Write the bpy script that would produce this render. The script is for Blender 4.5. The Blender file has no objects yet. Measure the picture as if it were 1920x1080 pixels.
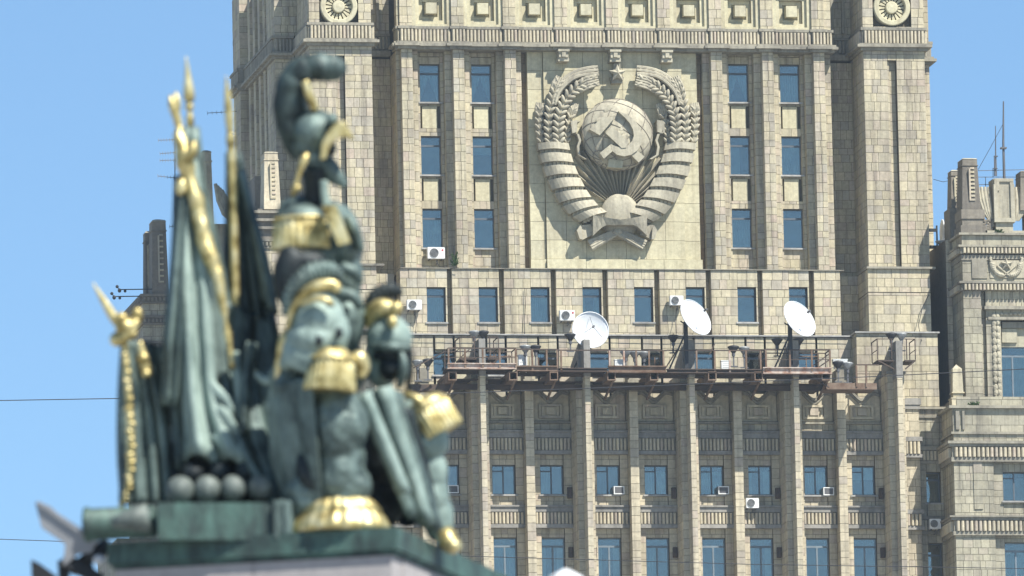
import bpy, bmesh, math, random
from mathutils import Vector, Matrix
random.seed(7)
scn = bpy.context.scene
COL = scn.collection
R = math.radians

# ------------------------------------------------------------------ camera
YAW, ELEV, ROLL = R(10.0), R(8.6), R(1.2)
DIST, FPX = 600.0, 21600.0
FWD = Vector((math.sin(YAW)*math.cos(ELEV), math.cos(YAW)*math.cos(ELEV), math.sin(ELEV)))
_r = FWD.cross(Vector((0, 0, 1))).normalized()
_u = _r.cross(FWD).normalized()
RIGHT = _r*math.cos(ROLL) - _u*math.sin(ROLL)
UP = _r*math.sin(ROLL) + _u*math.cos(ROLL)
AIM = Vector((0, 0, DIST*math.sin(ELEV) + 9.0))
EYE = AIM - FWD*DIST
cam_d = bpy.data.cameras.new('camera')
cam = bpy.data.objects.new('camera', cam_d)
COL.objects.link(cam)
m = Matrix((RIGHT, UP, -FWD)).transposed().to_4x4()
m.translation = EYE
cam.matrix_world = m
cam_d.sensor_width = 36.0
cam_d.lens = 36.0*FPX/1920.0
cam_d.clip_start, cam_d.clip_end = 1.0, 20000.0
cam_d.dof.use_dof = True
cam_d.dof.focus_distance = DIST - 3
cam_d.dof.aperture_fstop = 7.2
scn.camera = cam

# ------------------------------------------------------------------ sky, sun, exposure
SUN_AZ, SUN_EL = R(35.0), R(53.0)          # to the right of the facade's normal
world = bpy.data.worlds.new('World'); scn.world = world
world.use_nodes = True
wn = world.node_tree
bg = wn.nodes['Background']
sky = wn.nodes.new('ShaderNodeTexSky')
sky.sky_type = 'NISHITA'
sky.sun_disc = False
sky.sun_elevation = SUN_EL
sky.sun_rotation = math.pi - SUN_AZ
sky.altitude = 150
sky.air_density, sky.dust_density, sky.ozone_density = 0.7, 0.12, 3.2
tint = wn.nodes.new('ShaderNodeMix'); tint.data_type = 'RGBA'; tint.blend_type = 'MULTIPLY'; tint.inputs[0].default_value = 1.0
tint.inputs[7].default_value = (.86, .98, .98, 1)      # white balance on the sky colour, less red
wn.links.new(sky.outputs['Color'], tint.inputs[6]); wn.links.new(tint.outputs[2], bg.inputs['Color'])
bg.inputs['Strength'].default_value = 0.096
sun_d = bpy.data.lights.new('sun', 'SUN')
sun_d.energy = 5.0
sun_d.angle = R(0.5)
sun_d.color = (1.0, 0.965, 0.88)
sun = bpy.data.objects.new('sun', sun_d); COL.objects.link(sun)
SUNDIR = Vector((math.sin(SUN_AZ)*math.cos(SUN_EL), -math.cos(SUN_AZ)*math.cos(SUN_EL), math.sin(SUN_EL)))
sun.rotation_euler = SUNDIR.to_track_quat('Z', 'Y').to_euler()
sun.location = (80, -200, 250)
vs = scn.view_settings
vs.view_transform = 'Standard'; vs.look = 'None'; vs.gamma = 1.0; vs.exposure = 0.80
vs.use_curve_mapping = False
scn.render.engine = 'CYCLES'
scn.cycles.use_denoising = True
scn.cycles.max_bounces = 6
scn.cycles.transparent_max_bounces = 8

HAZE = 0.00011
# ------------------------------------------------------------------ helpers
def at(px, py, Y):
    """point of the vertical plane Y that the photograph shows at (px, py)"""
    d = FWD*FPX + RIGHT*(px-960.0) + UP*(540.0-py)
    return EYE + d*((Y-EYE.y)/d.y)
def proj(p):
    v = Vector(p)-EYE
    k = FPX/v.dot(FWD)
    return 960+v.dot(RIGHT)*k, 540-v.dot(UP)*k
def X(px, py, Y): return at(px, py, Y).x
def Z(py, Y, px=1154): return at(px, py, Y).z

WL = {}
def empty(name, loc, label, cat, group=None):
    o = bpy.data.objects.new(name, None); COL.objects.link(o)
    o.location = loc; WL[o] = Vector(loc)
    o.empty_display_size = 0.3
    tag(o, label, cat, group)
    return o
def tag(o, label=None, cat=None, group=None, kind=None):
    if label: o['label'] = label
    if cat: o['category'] = cat
    if group: o['group'] = group
    if kind: o['kind'] = kind
    return o
def link(name, me, parent=None, loc=None):
    o = bpy.data.objects.new(name, me); COL.objects.link(o)
    if parent is not None:
        o.parent = parent
    if loc is not None:
        o.location = Vector(loc) - (WL[parent] if parent is not None else Vector())
        WL[o] = Vector(loc)
    else:
        WL[o] = WL[parent].copy() if parent is not None else Vector()
    return o
def copy_tree(o, parent=None):
    c = o.copy(); COL.objects.link(c); c.parent = parent
    for ch in o.children:
        copy_tree(ch, c)
    return c

class MB:
    def __init__(s): s.v = []; s.f = []
    def add(s, vs, fs):
        n = len(s.v)
        s.v += [Vector(p) for p in vs]
        s.f += [tuple(i+n for i in f) for f in fs]
    def box(s, x0, x1, y0, y1, z0, z1):
        if x0 > x1: x0, x1 = x1, x0
        if y0 > y1: y0, y1 = y1, y0
        if z0 > z1: z0, z1 = z1, z0
        s.add([(x0,y0,z0),(x1,y0,z0),(x1,y1,z0),(x0,y1,z0),(x0,y0,z1),(x1,y0,z1),(x1,y1,z1),(x0,y1,z1)],
              [(0,3,2,1),(4,5,6,7),(0,1,5,4),(1,2,6,5),(2,3,7,6),(3,0,4,7)])
        return s
    def obox(s, c, a, b, d):
        c, a, b, d = map(Vector, (c, a, b, d))
        if a.cross(b).dot(d) < 0: a = -a
        P = [c-a-b-d, c+a-b-d, c+a+b-d, c-a+b-d, c-a-b+d, c+a-b+d, c+a+b+d, c-a+b+d]
        s.add(P, [(0,3,2,1),(4,5,6,7),(0,1,5,4),(1,2,6,5),(2,3,7,6),(3,0,4,7)])
        return s
    def bar(s, p, q, w, h=None):
        p, q = Vector(p), Vector(q); h = h or w
        d = q-p; L = d.length
        if L < 1e-6: return s
        d /= L
        up = Vector((0,0,1)) if abs(d.z) < .9 else Vector((0,1,0))
        a = d.cross(up).normalized(); b = a.cross(d).normalized()
        return s.obox((p+q)/2, a*w/2, d*L/2, b*h/2)
    def prism(s, poly, d0, d1):
        """poly: world points; extruded from offset d0 to d1 (vectors)"""
        n = len(poly); d0, d1 = Vector(d0), Vector(d1)
        A = [Vector(p)+d0 for p in poly]; B = [Vector(p)+d1 for p in poly]
        s.loft([A, B])
        return s
    def loft(s, rings, cap=True, closed=True):
        n = len(rings[0]); base = len(s.v)
        for r in rings: s.v += [Vector(p) for p in r]
        for k in range(len(rings)-1):
            for i in range(n if closed else n-1):
                j = (i+1) % n
                s.f.append((base+k*n+i, base+k*n+j, base+(k+1)*n+j, base+(k+1)*n+i))
        if cap and closed:
            s.f.append(tuple(base+i for i in range(n))[::-1])
            s.f.append(tuple(base+(len(rings)-1)*n+i for i in range(n)))
        return s
    def tube(s, pts, rs, n=8, flat=1.0, side=None, ridges=0, ramp=0.0):
        """swept round section; flat scales the section along `side` normal"""
        pts = [Vector(p) for p in pts]
        if not hasattr(rs, '__len__'): rs = [rs]*len(pts)
        rings = []; prev = None
        for k, p in enumerate(pts):
            t = (pts[min(k+1, len(pts)-1)] - pts[max(k-1, 0)])
            t = t.normalized() if t.length > 1e-9 else Vector((0,0,1))
            if prev is None:
                ref = Vector(side) if side is not None else (Vector((0,0,1)) if abs(t.z) < .9 else Vector((1,0,0)))
                a = ref - t*ref.dot(t); a.normalize()
            else:
                a = prev - t*prev.dot(t); a.normalize()
            prev = a; b = t.cross(a)
            r = rs[k]
            ring = []
            for i in range(n):
                w = 2*math.pi*i/n
                rr = r*(1+ramp*math.cos(ridges*w)) if ridges else r
                ring.append(p + a*math.cos(w)*rr*flat + b*math.sin(w)*rr)
            rings.append(ring)
        return s.loft(rings)
    def ball(s, c, ax, ay, az, nu=14, nv=9, v0=0.0, v1=1.0):
        c, ax, ay, az = map(Vector, (c, ax, ay, az))
        rings = []
        for k in range(nv+1):
            ph = math.pi*(v0+(v1-v0)*k/nv)
            q = max(math.sin(ph), 1e-3)
            rings.append([c + ax*math.cos(2*math.pi*i/nu)*q + ay*math.sin(2*math.pi*i/nu)*q - az*math.cos(ph) for i in range(nu)])
        return s.loft(rings)
    def lathe(s, c, prof, n=16, ax=None, ay=None, az=None, ridges=0, ramp=0.0, a0=0, a1=2*math.pi):
        ax = Vector(ax or (1,0,0)); ay = Vector(ay or (0,1,0)); az = Vector(az or (0,0,1)); c = Vector(c)
        rings = []
        full = abs(a1-a0-2*math.pi) < 1e-6
        for r, h in prof:
            ring = []
            for i in range(n):
                w = a0+(a1-a0)*i/(n if full else n-1)
                rr = r*(1+ramp*math.cos(ridges*w)) if ridges else r
                ring.append(c+ax*math.cos(w)*rr+ay*math.sin(w)*rr+az*h)
            rings.append(ring)
        return s.loft(rings, cap=full, closed=full)
    def build(s, name, mat, parent=None, smooth=False, loc=None, local=False):
        o = bpy.data.objects.new(name, s.mesh(name, mat, smooth, Vector() if local else (Vector(loc) if loc is not None else (WL[parent] if parent is not None else Vector()))))
        COL.objects.link(o)
        if parent is not None: o.parent = parent
        if loc is not None and not local:
            o.location = Vector(loc) - (WL[parent] if parent is not None else Vector())
            WL[o] = Vector(loc)
        else:
            WL[o] = WL[parent].copy() if parent is not None and parent in WL else Vector()
        return o
    def mesh(s, name, mat, smooth=False, off=Vector()):
        me = bpy.data.meshes.new(name)
        me.from_pydata([tuple(v-off) for v in s.v], [], s.f)
        if mat: me.materials.append(mat)
        if smooth:
            me.polygons.foreach_set('use_smooth', [True]*len(me.polygons))
        me.update()
        return me

# ------------------------------------------------------------------ materials
def newmat(name):
    mt = bpy.data.materials.new(name); mt.use_nodes = True
    return mt, mt.node_tree.nodes, mt.node_tree.links, mt.node_tree.nodes['Principled BSDF']
def ramp(n, stops, interp='LINEAR'):
    r = n.new('ShaderNodeValToRGB'); r.color_ramp.interpolation = interp
    e = r.color_ramp.elements
    while len(e) < len(stops): e.new(0.5)
    for k, (p, c) in enumerate(stops):
        e[k].position = p; e[k].color = (c[0], c[1], c[2], 1)
    return r
def mix(n, l, mode, fac, a, b):
    x = n.new('ShaderNodeMix'); x.data_type = 'RGBA'; x.blend_type = mode
    for sock, val in ((x.inputs[0], fac), (x.inputs[6], a), (x.inputs[7], b)):
        if hasattr(val, 'links'): l.new(val, sock)
        elif isinstance(val, (int, float)): sock.default_value = val
        else: sock.default_value = (*val, 1)
    return x.outputs[2]
def math_(n, l, op, a, b=None):
    x = n.new('ShaderNodeMath'); x.operation = op
    for k, val in enumerate((a, b)):
        if val is None: continue
        if hasattr(val, 'links'): l.new(val, x.inputs[k])
        else: x.inputs[k].default_value = val
    return x.outputs[0]
def wpos(n, l, scale):
    g = n.new('ShaderNodeNewGeometry'); v = n.new('ShaderNodeVectorMath'); v.operation = 'MULTIPLY'
    l.new(g.outputs['Position'], v.inputs[0]); v.inputs[1].default_value = scale
    return v.outputs[0], g
def noise(n, l, vec, scale, detail=4, rough=.55):
    t = n.new('ShaderNodeTexNoise'); l.new(vec, t.inputs['Vector'])
    t.inputs['Scale'].default_value = scale; t.inputs['Detail'].default_value = detail; t.inputs['Roughness'].default_value = rough
    return t.outputs['Fac']

def stone(name, stops, stain=0.6, streak=0.5, bump=0.25, rough=.85, stain_col=(.16,.135,.115)):
    mt, n, l, b = newmat(name)
    g = n.new('ShaderNodeNewGeometry'); oi = n.new('ShaderNodeObjectInfo')
    rnd = math_(n, l, 'FRACT', math_(n, l, 'ADD', g.outputs['Random Per Island'], oi.outputs['Random']))
    rp = ramp(n, stops); l.new(rnd, rp.inputs[0])
    big, _ = wpos(n, l, (.35, .35, .28))
    st = noise(n, l, big, 1.0, 6, .62)
    sr = ramp(n, [(.46, (0,0,0)), (.72, (1,1,1))]); l.new(st, sr.inputs[0])
    c = mix(n, l, 'MIX', math_(n, l, 'MULTIPLY', sr.outputs[0], stain*.55), rp.outputs[0], stain_col)
    col, _ = wpos(n, l, (3.2, 3.2, .16))
    sk = noise(n, l, col, 1.0, 5, .6)
    kr = ramp(n, [(.48, (0,0,0)), (.70, (1,1,1))]); l.new(sk, kr.inputs[0])
    c = mix(n, l, 'MIX', math_(n, l, 'MULTIPLY', kr.outputs[0], streak*.6), c, (stain_col[0]*.8, stain_col[1]*.8, stain_col[2]*.8))
    fin, _ = wpos(n, l, (1, 1, 1))
    fn = noise(n, l, fin, 5.0, 6, .7)
    fr = ramp(n, [(.25, (.72,.71,.70)), (.75, (1.16,1.15,1.12))]); l.new(fn, fr.inputs[0])
    c = mix(n, l, 'MULTIPLY', 1.0, c, fr.outputs[0])
    l.new(c, b.inputs['Base Color'])
    b.inputs['Roughness'].default_value = rough
    b.inputs['Specular IOR Level'].default_value = .25
    bp = n.new('ShaderNodeBump'); bp.inputs['Strength'].default_value = bump; bp.inputs['Distance'].default_value = .04
    l.new(fn, bp.inputs['Height']); l.new(bp.outputs[0], b.inputs['Normal'])
    return mt

M = {}
M['tile'] = stone('cladding_stone', [(0,(.46,.408,.285)),(.16,(.53,.472,.335)),(.3,(.46,.422,.305)),(.42,(.50,.428,.335)),(.55,(.49,.445,.33)),(.68,(.55,.485,.345)),(.80,(.43,.39,.30)),(.90,(.39,.35,.285)),(.95,(.46,.43,.35)),(1,(.48,.395,.315))], .85, .8)
M['tile_g'] = stone('front_block_stone', [(0,(.49,.432,.32)),(.25,(.56,.498,.37)),(.5,(.45,.405,.305)),(.75,(.58,.515,.38)),(.9,(.42,.375,.31)),(1,(.50,.42,.33))], .65, .75)
M['tile_w'] = stone('weathered_cladding', [(0,(.38,.35,.265)),(.3,(.43,.40,.30)),(.55,(.33,.31,.245)),(.8,(.45,.415,.315)),(1,(.36,.32,.26))], 1.1, .95, stain_col=(.13,.12,.105))
M['tile_stain'] = stone('rust_stained_stone', [(0,(.30,.22,.14)),(.5,(.38,.31,.22)),(1,(.33,.24,.15))], .6, .9, stain_col=(.20,.115,.055))
M['mortar'] = stone('joint_mortar', [(0,(.15,.13,.10)),(1,(.18,.16,.12))], .5, .3)
M['trim'] = stone('weathered_trim', [(0,(.29,.27,.22)),(.5,(.34,.315,.25)),(1,(.25,.235,.195))], 1.1, .9, stain_col=(.10,.09,.085))
M['cream'] = stone('cream_limestone', [(0,(.50,.468,.33)),(.5,(.55,.512,.362)),(1,(.46,.43,.315))], .55, .6, .15, stain_col=(.30,.24,.15))
M['relief'] = stone('carved_stone', [(0,(.40,.37,.285)),(1,(.45,.415,.32))], 1.0, .8, .35, stain_col=(.15,.135,.12))
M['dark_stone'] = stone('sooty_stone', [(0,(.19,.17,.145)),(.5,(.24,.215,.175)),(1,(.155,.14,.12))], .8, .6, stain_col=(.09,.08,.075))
M['soot'] = stone('grey_weathered_stone', [(0,(.27,.26,.24)),(.5,(.32,.305,.28)),(1,(.235,.228,.215))], .8, .7, stain_col=(.08,.08,.08))
M['lead'] = stone('flashing_metal', [(0,(.36,.355,.34)),(1,(.42,.415,.40))], 1.4, .6, .1, .55, (.12,.11,.10))

def simple(name, c, rough=.6, metal=0.0, var=.25, scale=3.0, c2=None, bump=0.0, spec=.5):
    mt, n, l, b = newmat(name)
    v, _ = wpos(n, l, (1,1,1))
    f = noise(n, l, v, scale, 5, .6)
    c2 = c2 or tuple(k*(1-var) for k in c)
    rp = ramp(n, [(.35, c), (.68, c2)]); l.new(f, rp.inputs[0])
    l.new(rp.outputs[0], b.inputs['Base Color'])
    b.inputs['Roughness'].default_value = rough; b.inputs['Metallic'].default_value = metal
    b.inputs['Specular IOR Level'].default_value = spec
    if bump:
        bp = n.new('ShaderNodeBump'); bp.inputs['Strength'].default_value = bump; bp.inputs['Distance'].default_value = .03
        l.new(f, bp.inputs['Height']); l.new(bp.outputs[0], b.inputs['Normal'])
    return mt
M['frame'] = simple('window_frame_paint', (.10,.12,.14), .5)
M['frame_light'] = simple('pale_frame_paint', (.17,.21,.24), .5)
M['room'] = simple('dim_room', (.045,.07,.085), .9)
M['net'] = simple('pale_net_curtain', (.42,.47,.46), .9, 0, .35, 1.4)
M['curtain'] = simple('grey_curtain', (.34,.42,.42), .9, 0, .3, 2.0)
M['blind'] = simple('blue_blind', (.17,.215,.225), .9, 0, .4, .7)
M['rust'] = simple('rusty_steel', (.105,.058,.034), .85, .0, .5, 2.2, (.20,.145,.105), .3)
M['rust_pale'] = simple('flaking_painted_steel', (.50,.44,.38), .8, 0, .5, 2.6, (.24,.11,.065), .3)
M['rust_dark'] = simple('dark_rusted_steel', (.04,.03,.026), .8, .0, .5, 2.0, (.085,.055,.038))
M['dish'] = simple('white_dish_paint', (.70,.72,.74), .5, 0, .16, 1.3)
M['white'] = simple('white_appliance_plastic', (.72,.72,.70), .45, 0, .12, 3.0)
M['grille'] = simple('dark_fan_grille', (.10,.10,.105), .6)
M['red'] = simple('red_badge', (.55,.03,.05), .5)
M['lamp_grey'] = simple('grey_lamp_enamel', (.36,.37,.37), .4, .3, .3, 5)
M['lamp_dark'] = simple('dark_lamp_enamel', (.06,.06,.065), .5, .3)
M['steel'] = simple('dull_steel', (.13,.13,.14), .6, .4)
M['wire'] = simple('cable_black', (.03,.03,.035), .7)
M['leaf'] = simple('weed_leaf', (.07,.13,.03), .7, 0, .4, 9)
M['granite'] = simple('pedestal_granite', (.36,.335,.33), .7, 0, .18, 14.0, (.29,.27,.27), .1)
M['ground'] = simple('city_ground', (.33,.325,.31), .9, 0, .4, .05)
M['asphalt'] = simple('bridge_asphalt', (.05,.05,.052), .9, 0, .3, 1.5)
M['grey_panel'] = simple('grey_lamp_panel', (.30,.31,.33), .5, .2, .2, 6)
M['black_steel'] = simple('black_bracket', (.025,.028,.033), .6, .2)

def glass():
    mt, n, l, b = newmat('window_glass')
    n.remove(b)
    out = n['Material Output']
    tr = n.new('ShaderNodeBsdfTransparent'); tr.inputs[0].default_value = (.74,.86,.88,1)
    gl = n.new('ShaderNodeBsdfGlossy'); gl.inputs['Roughness'].default_value = .03
    gl.inputs['Color'].default_value = (.86,.82,.74,1)
    lw = n.new('ShaderNodeFresnel'); lw.inputs[0].default_value = 1.75
    v, _ = wpos(n, l, (1,1,1))
    f = noise(n, l, v, 1.3, 2, .5)
    bp = n.new('ShaderNodeBump'); bp.inputs['Strength'].default_value = .25; bp.inputs['Distance'].default_value = .03
    l.new(f, bp.inputs['Height']); l.new(bp.outputs[0], gl.inputs['Normal'])
    mx = n.new('ShaderNodeMixShader')
    l.new(math_(n, l, 'ADD', lw.outputs[0], .10), mx.inputs[0])
    l.new(tr.outputs[0], mx.inputs[1]); l.new(gl.outputs[0], mx.inputs[2])
    l.new(mx.outputs[0], out.inputs['Surface'])
    return mt
M['glass'] = glass()

def bronze(name, dark, pale, lo, hi, rough=.55, metal=.35):
    mt, n, l, b = newmat(name)
    v, g = wpos(n, l, (1,1,.55))
    f = noise(n, l, v, 5.0, 7, .66)
    rp = ramp(n, [(lo, dark), (hi, pale)]); l.new(f, rp.inputs[0])
    v2, _ = wpos(n, l, (14,14,2.0))
    f2 = noise(n, l, v2, 1.0, 4, .6)
    r2 = ramp(n, [(.55, (0,0,0)), (.72, (1,1,1))]); l.new(f2, r2.inputs[0])
    c = mix(n, l, 'MIX', math_(n, l, 'MULTIPLY', r2.outputs[0], .35), rp.outputs[0], tuple(min(1, k*1.5) for k in pale))
    l.new(c, b.inputs['Base Color'])
    b.inputs['Roughness'].default_value = rough; b.inputs['Metallic'].default_value = metal
    bp = n.new('ShaderNodeBump'); bp.inputs['Strength'].default_value = .5; bp.inputs['Distance'].default_value = .02
    l.new(noise(n, l, v, 16.0, 4, .6), bp.inputs['Height']); l.new(bp.outputs[0], b.inputs['Normal'])
    return mt
M['bronze'] = bronze('patinated_bronze', (.024,.038,.038), (.19,.26,.238), .33, .70)
M['bronze_deep'] = bronze('deep_bronze', (.014,.024,.026), (.10,.145,.138), .40, .72)
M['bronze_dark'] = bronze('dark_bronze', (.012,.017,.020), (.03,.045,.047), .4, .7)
M['bronze_pale'] = bronze('verdigris_and_lit_bronze', (.13,.185,.17), (.30,.385,.345), .35, .62, .65, .15)  # pale patina; on helmets and middle banner fold it paints in light
M['bronze_slab'] = bronze('verdigris_slab', (.03,.05,.047), (.08,.155,.13), .40, .68, .6, .2)
M['iron_ball'] = bronze('grey_shot', (.06,.075,.07), (.165,.195,.178), .35, .65, .6, .1)
def gold():
    mt, n, l, b = newmat('gilding')
    v, _ = wpos(n, l, (1,1,1))
    f = noise(n, l, v, 9.0, 6, .62)
    rp = ramp(n, [(.35, (.22,.165,.055)), (.49, (.60,.50,.23)), (.7, (.80,.72,.44))]); l.new(f, rp.inputs[0])
    l.new(rp.outputs[0], b.inputs['Base Color'])
    b.inputs['Metallic'].default_value = .75
    b.inputs['Roughness'].default_value = .46
    bp = n.new('ShaderNodeBump'); bp.inputs['Strength'].default_value = .5; bp.inputs['Distance'].default_value = .02
    l.new(f, bp.inputs['Height']); l.new(bp.outputs[0], b.inputs['Normal'])
    return mt
M['gold'] = gold()
# ------------------------------------------------------------------ stone cladding
TILES = {}       # building -> list of tiles
WALL = {}        # building -> MB of the backing wall
UNIT = MB()
UNIT.add([(-.5,0,-.5),(.5,0,-.5),(.5,0,.5),(-.5,0,.5),(-.5,.05,-.5),(.5,.05,-.5),(.5,.05,.5),(-.5,.05,.5)],
         [(0,1,2,3),(0,4,5,1),(1,5,6,2),(2,6,7,3),(3,7,4,0)])
_rc = random.Random(3)
COURSES = [0.0]
while COURSES[-1] < 150: COURSES.append(COURSES[-1] + _rc.choice((.34,.40,.46,.46,.52)))
J = 0.011
def clad(root, a0, a1, z0, z1, plane, face='f', mat='tile', tw=(.28,.56), big=None):
    """cover a wall face with separate slabs; face f: plane Y, l/r: plane X and a along Y"""
    if a1-a0 < .06 or z1-z0 < .06: return
    rg = random.Random(int(a0*1000)*7919 + int(z0*1000)*31 + int(plane*100))
    cs = [z0]
    if big:
        k = max(1, round((z1-z0)/big[1]))
        cs = [z0+(z1-z0)*i/k for i in range(k+1)]
    else:
        cs += [c for c in COURSES if z0+.14 < c < z1-.14] + [z1]
    for zi in range(len(cs)-1):
        u0, u1 = cs[zi], cs[zi+1]
        x = a0
        if big:
            k = max(1, round((a1-a0)/big[0])); w0 = (a1-a0)/k
        while x < a1-1e-4:
            if big:
                w = w0
            else:
                w = rg.uniform(*tw)
                if a1-x-w < tw[0]*.7:
                    w = a1-x if a1-x < tw[1]*1.15 else (a1-x)/2
            x2 = min(x+w, a1)
            TILES.setdefault(root, []).append((face, (x+x2)/2, (u0+u1)/2, x2-x-2*J, u1-u0-2*J, plane, mat, rg.uniform(-.006,.006)))
            x = x2
def blk(root, x0, x1, y0, y1, z0, z1, faces='flr', mat='tile', tw=(.28,.56), big=None):
    """solid block of wall with slabs on its faces"""
    WALL.setdefault(root, MB()).box(x0+.02, x1-.02, y0+.02, y1, z0, z1)
    if 'f' in faces: clad(root, x0, x1, z0, z1, y0, 'f', mat, tw, big)
    if 'l' in faces: clad(root, y0+.02, y1, z0, z1, x0, 'l', mat, tw, big)
    if 'r' in faces: clad(root, y0+.02, y1, z0, z1, x1, 'r', mat, tw, big)
def tile_matrix(t):
    face, a, zc, w, h, pl, mat, j = t
    if face == 'f':
        return Matrix(((w,0,0,a),(0,1,0,pl+j),(0,0,h,zc),(0,0,0,1)))
    if face == 'l':   # outward -X
        return Matrix(((0,1,0,pl+j),(-w,0,0,a),(0,0,h,zc),(0,0,0,1)))
    return Matrix(((0,-1,0,pl-j),(w,0,0,a),(0,0,h,zc),(0,0,0,1)))
def flush_tiles(root, hidden=lambda x, y: False, limit=296, swap=None):
    ts = TILES.get(root, [])
    if swap: ts = [t[:6]+(swap.get(t[6], t[6]),)+t[7:] for t in ts]
    score = []
    for i, t in enumerate(ts):
        mtx = tile_matrix(t)
        p = mtx.translation
        x, y = proj(p)
        vis = 0 <= x <= 1920 and 0 <= y <= 1080 and t[0] == 'f' and not hidden(x, y)
        score.append((-(t[3]*t[4]) if vis else 0, i))
    score.sort()
    chosen = set(i for s, i in score[:limit] if s < 0)
    unit = {}
    rest = {}
    for i, t in enumerate(ts):
        mtx = tile_matrix(t)
        if i in chosen:
            if t[6] not in unit: unit[t[6]] = UNIT.mesh('stone_tile', M[t[6]])
            o = bpy.data.objects.new('stone_tile', unit[t[6]]); COL.objects.link(o)
            o.parent = root
            mt2 = mtx.copy(); mt2.translation -= WL[root]
            o.matrix_local = mt2
        else:
            rest.setdefault(t[6], MB()).add([mtx @ v for v in UNIT.v], UNIT.f)
    for k, mb in rest.items():
        tag(mb.build('stone_cladding', M[k], root), kind='stuff')
    if root in WALL: WALL[root].build('wall', M['mortar'], root)

def mould(mb, x0, x1, yf, yb, steps, sides=True):
    """stacked moulding courses: (projection, z0, z1)"""
    for pr, z0, z1 in steps:
        e = pr if sides else 0
        mb.box(x0-e, x1+e, yf-pr, yb, z0, z1)
def flutes(mb, a0, a1, z0, z1, plane, depth=.12, pitch=.19, face='f'):
    k = max(1, round((a1-a0)/pitch)); w = (a1-a0)/k
    for i in range(k):
        c = a0+w*(i+.5); h = w*.34
        top, bot = z1-.04, z0+.02
        depth *= 1.25; pf = [(-h, 0), (-h, -depth*.75), (-h*.45, -depth), (h*.45, -depth), (h, -depth*.75), (h, 0)]; depth /= 1.25
        if face == 'f': A = [Vector((c+u, plane+d, bot)) for u, d in pf]
        elif face == 'l': A = [Vector((plane+d, c-u, bot)) for u, d in pf]
        else: A = [Vector((plane-d, c+u, bot)) for u, d in pf]
        B = [v+Vector((0,0,top-bot)) for v in A]
        mb.loft([A, B])

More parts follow.
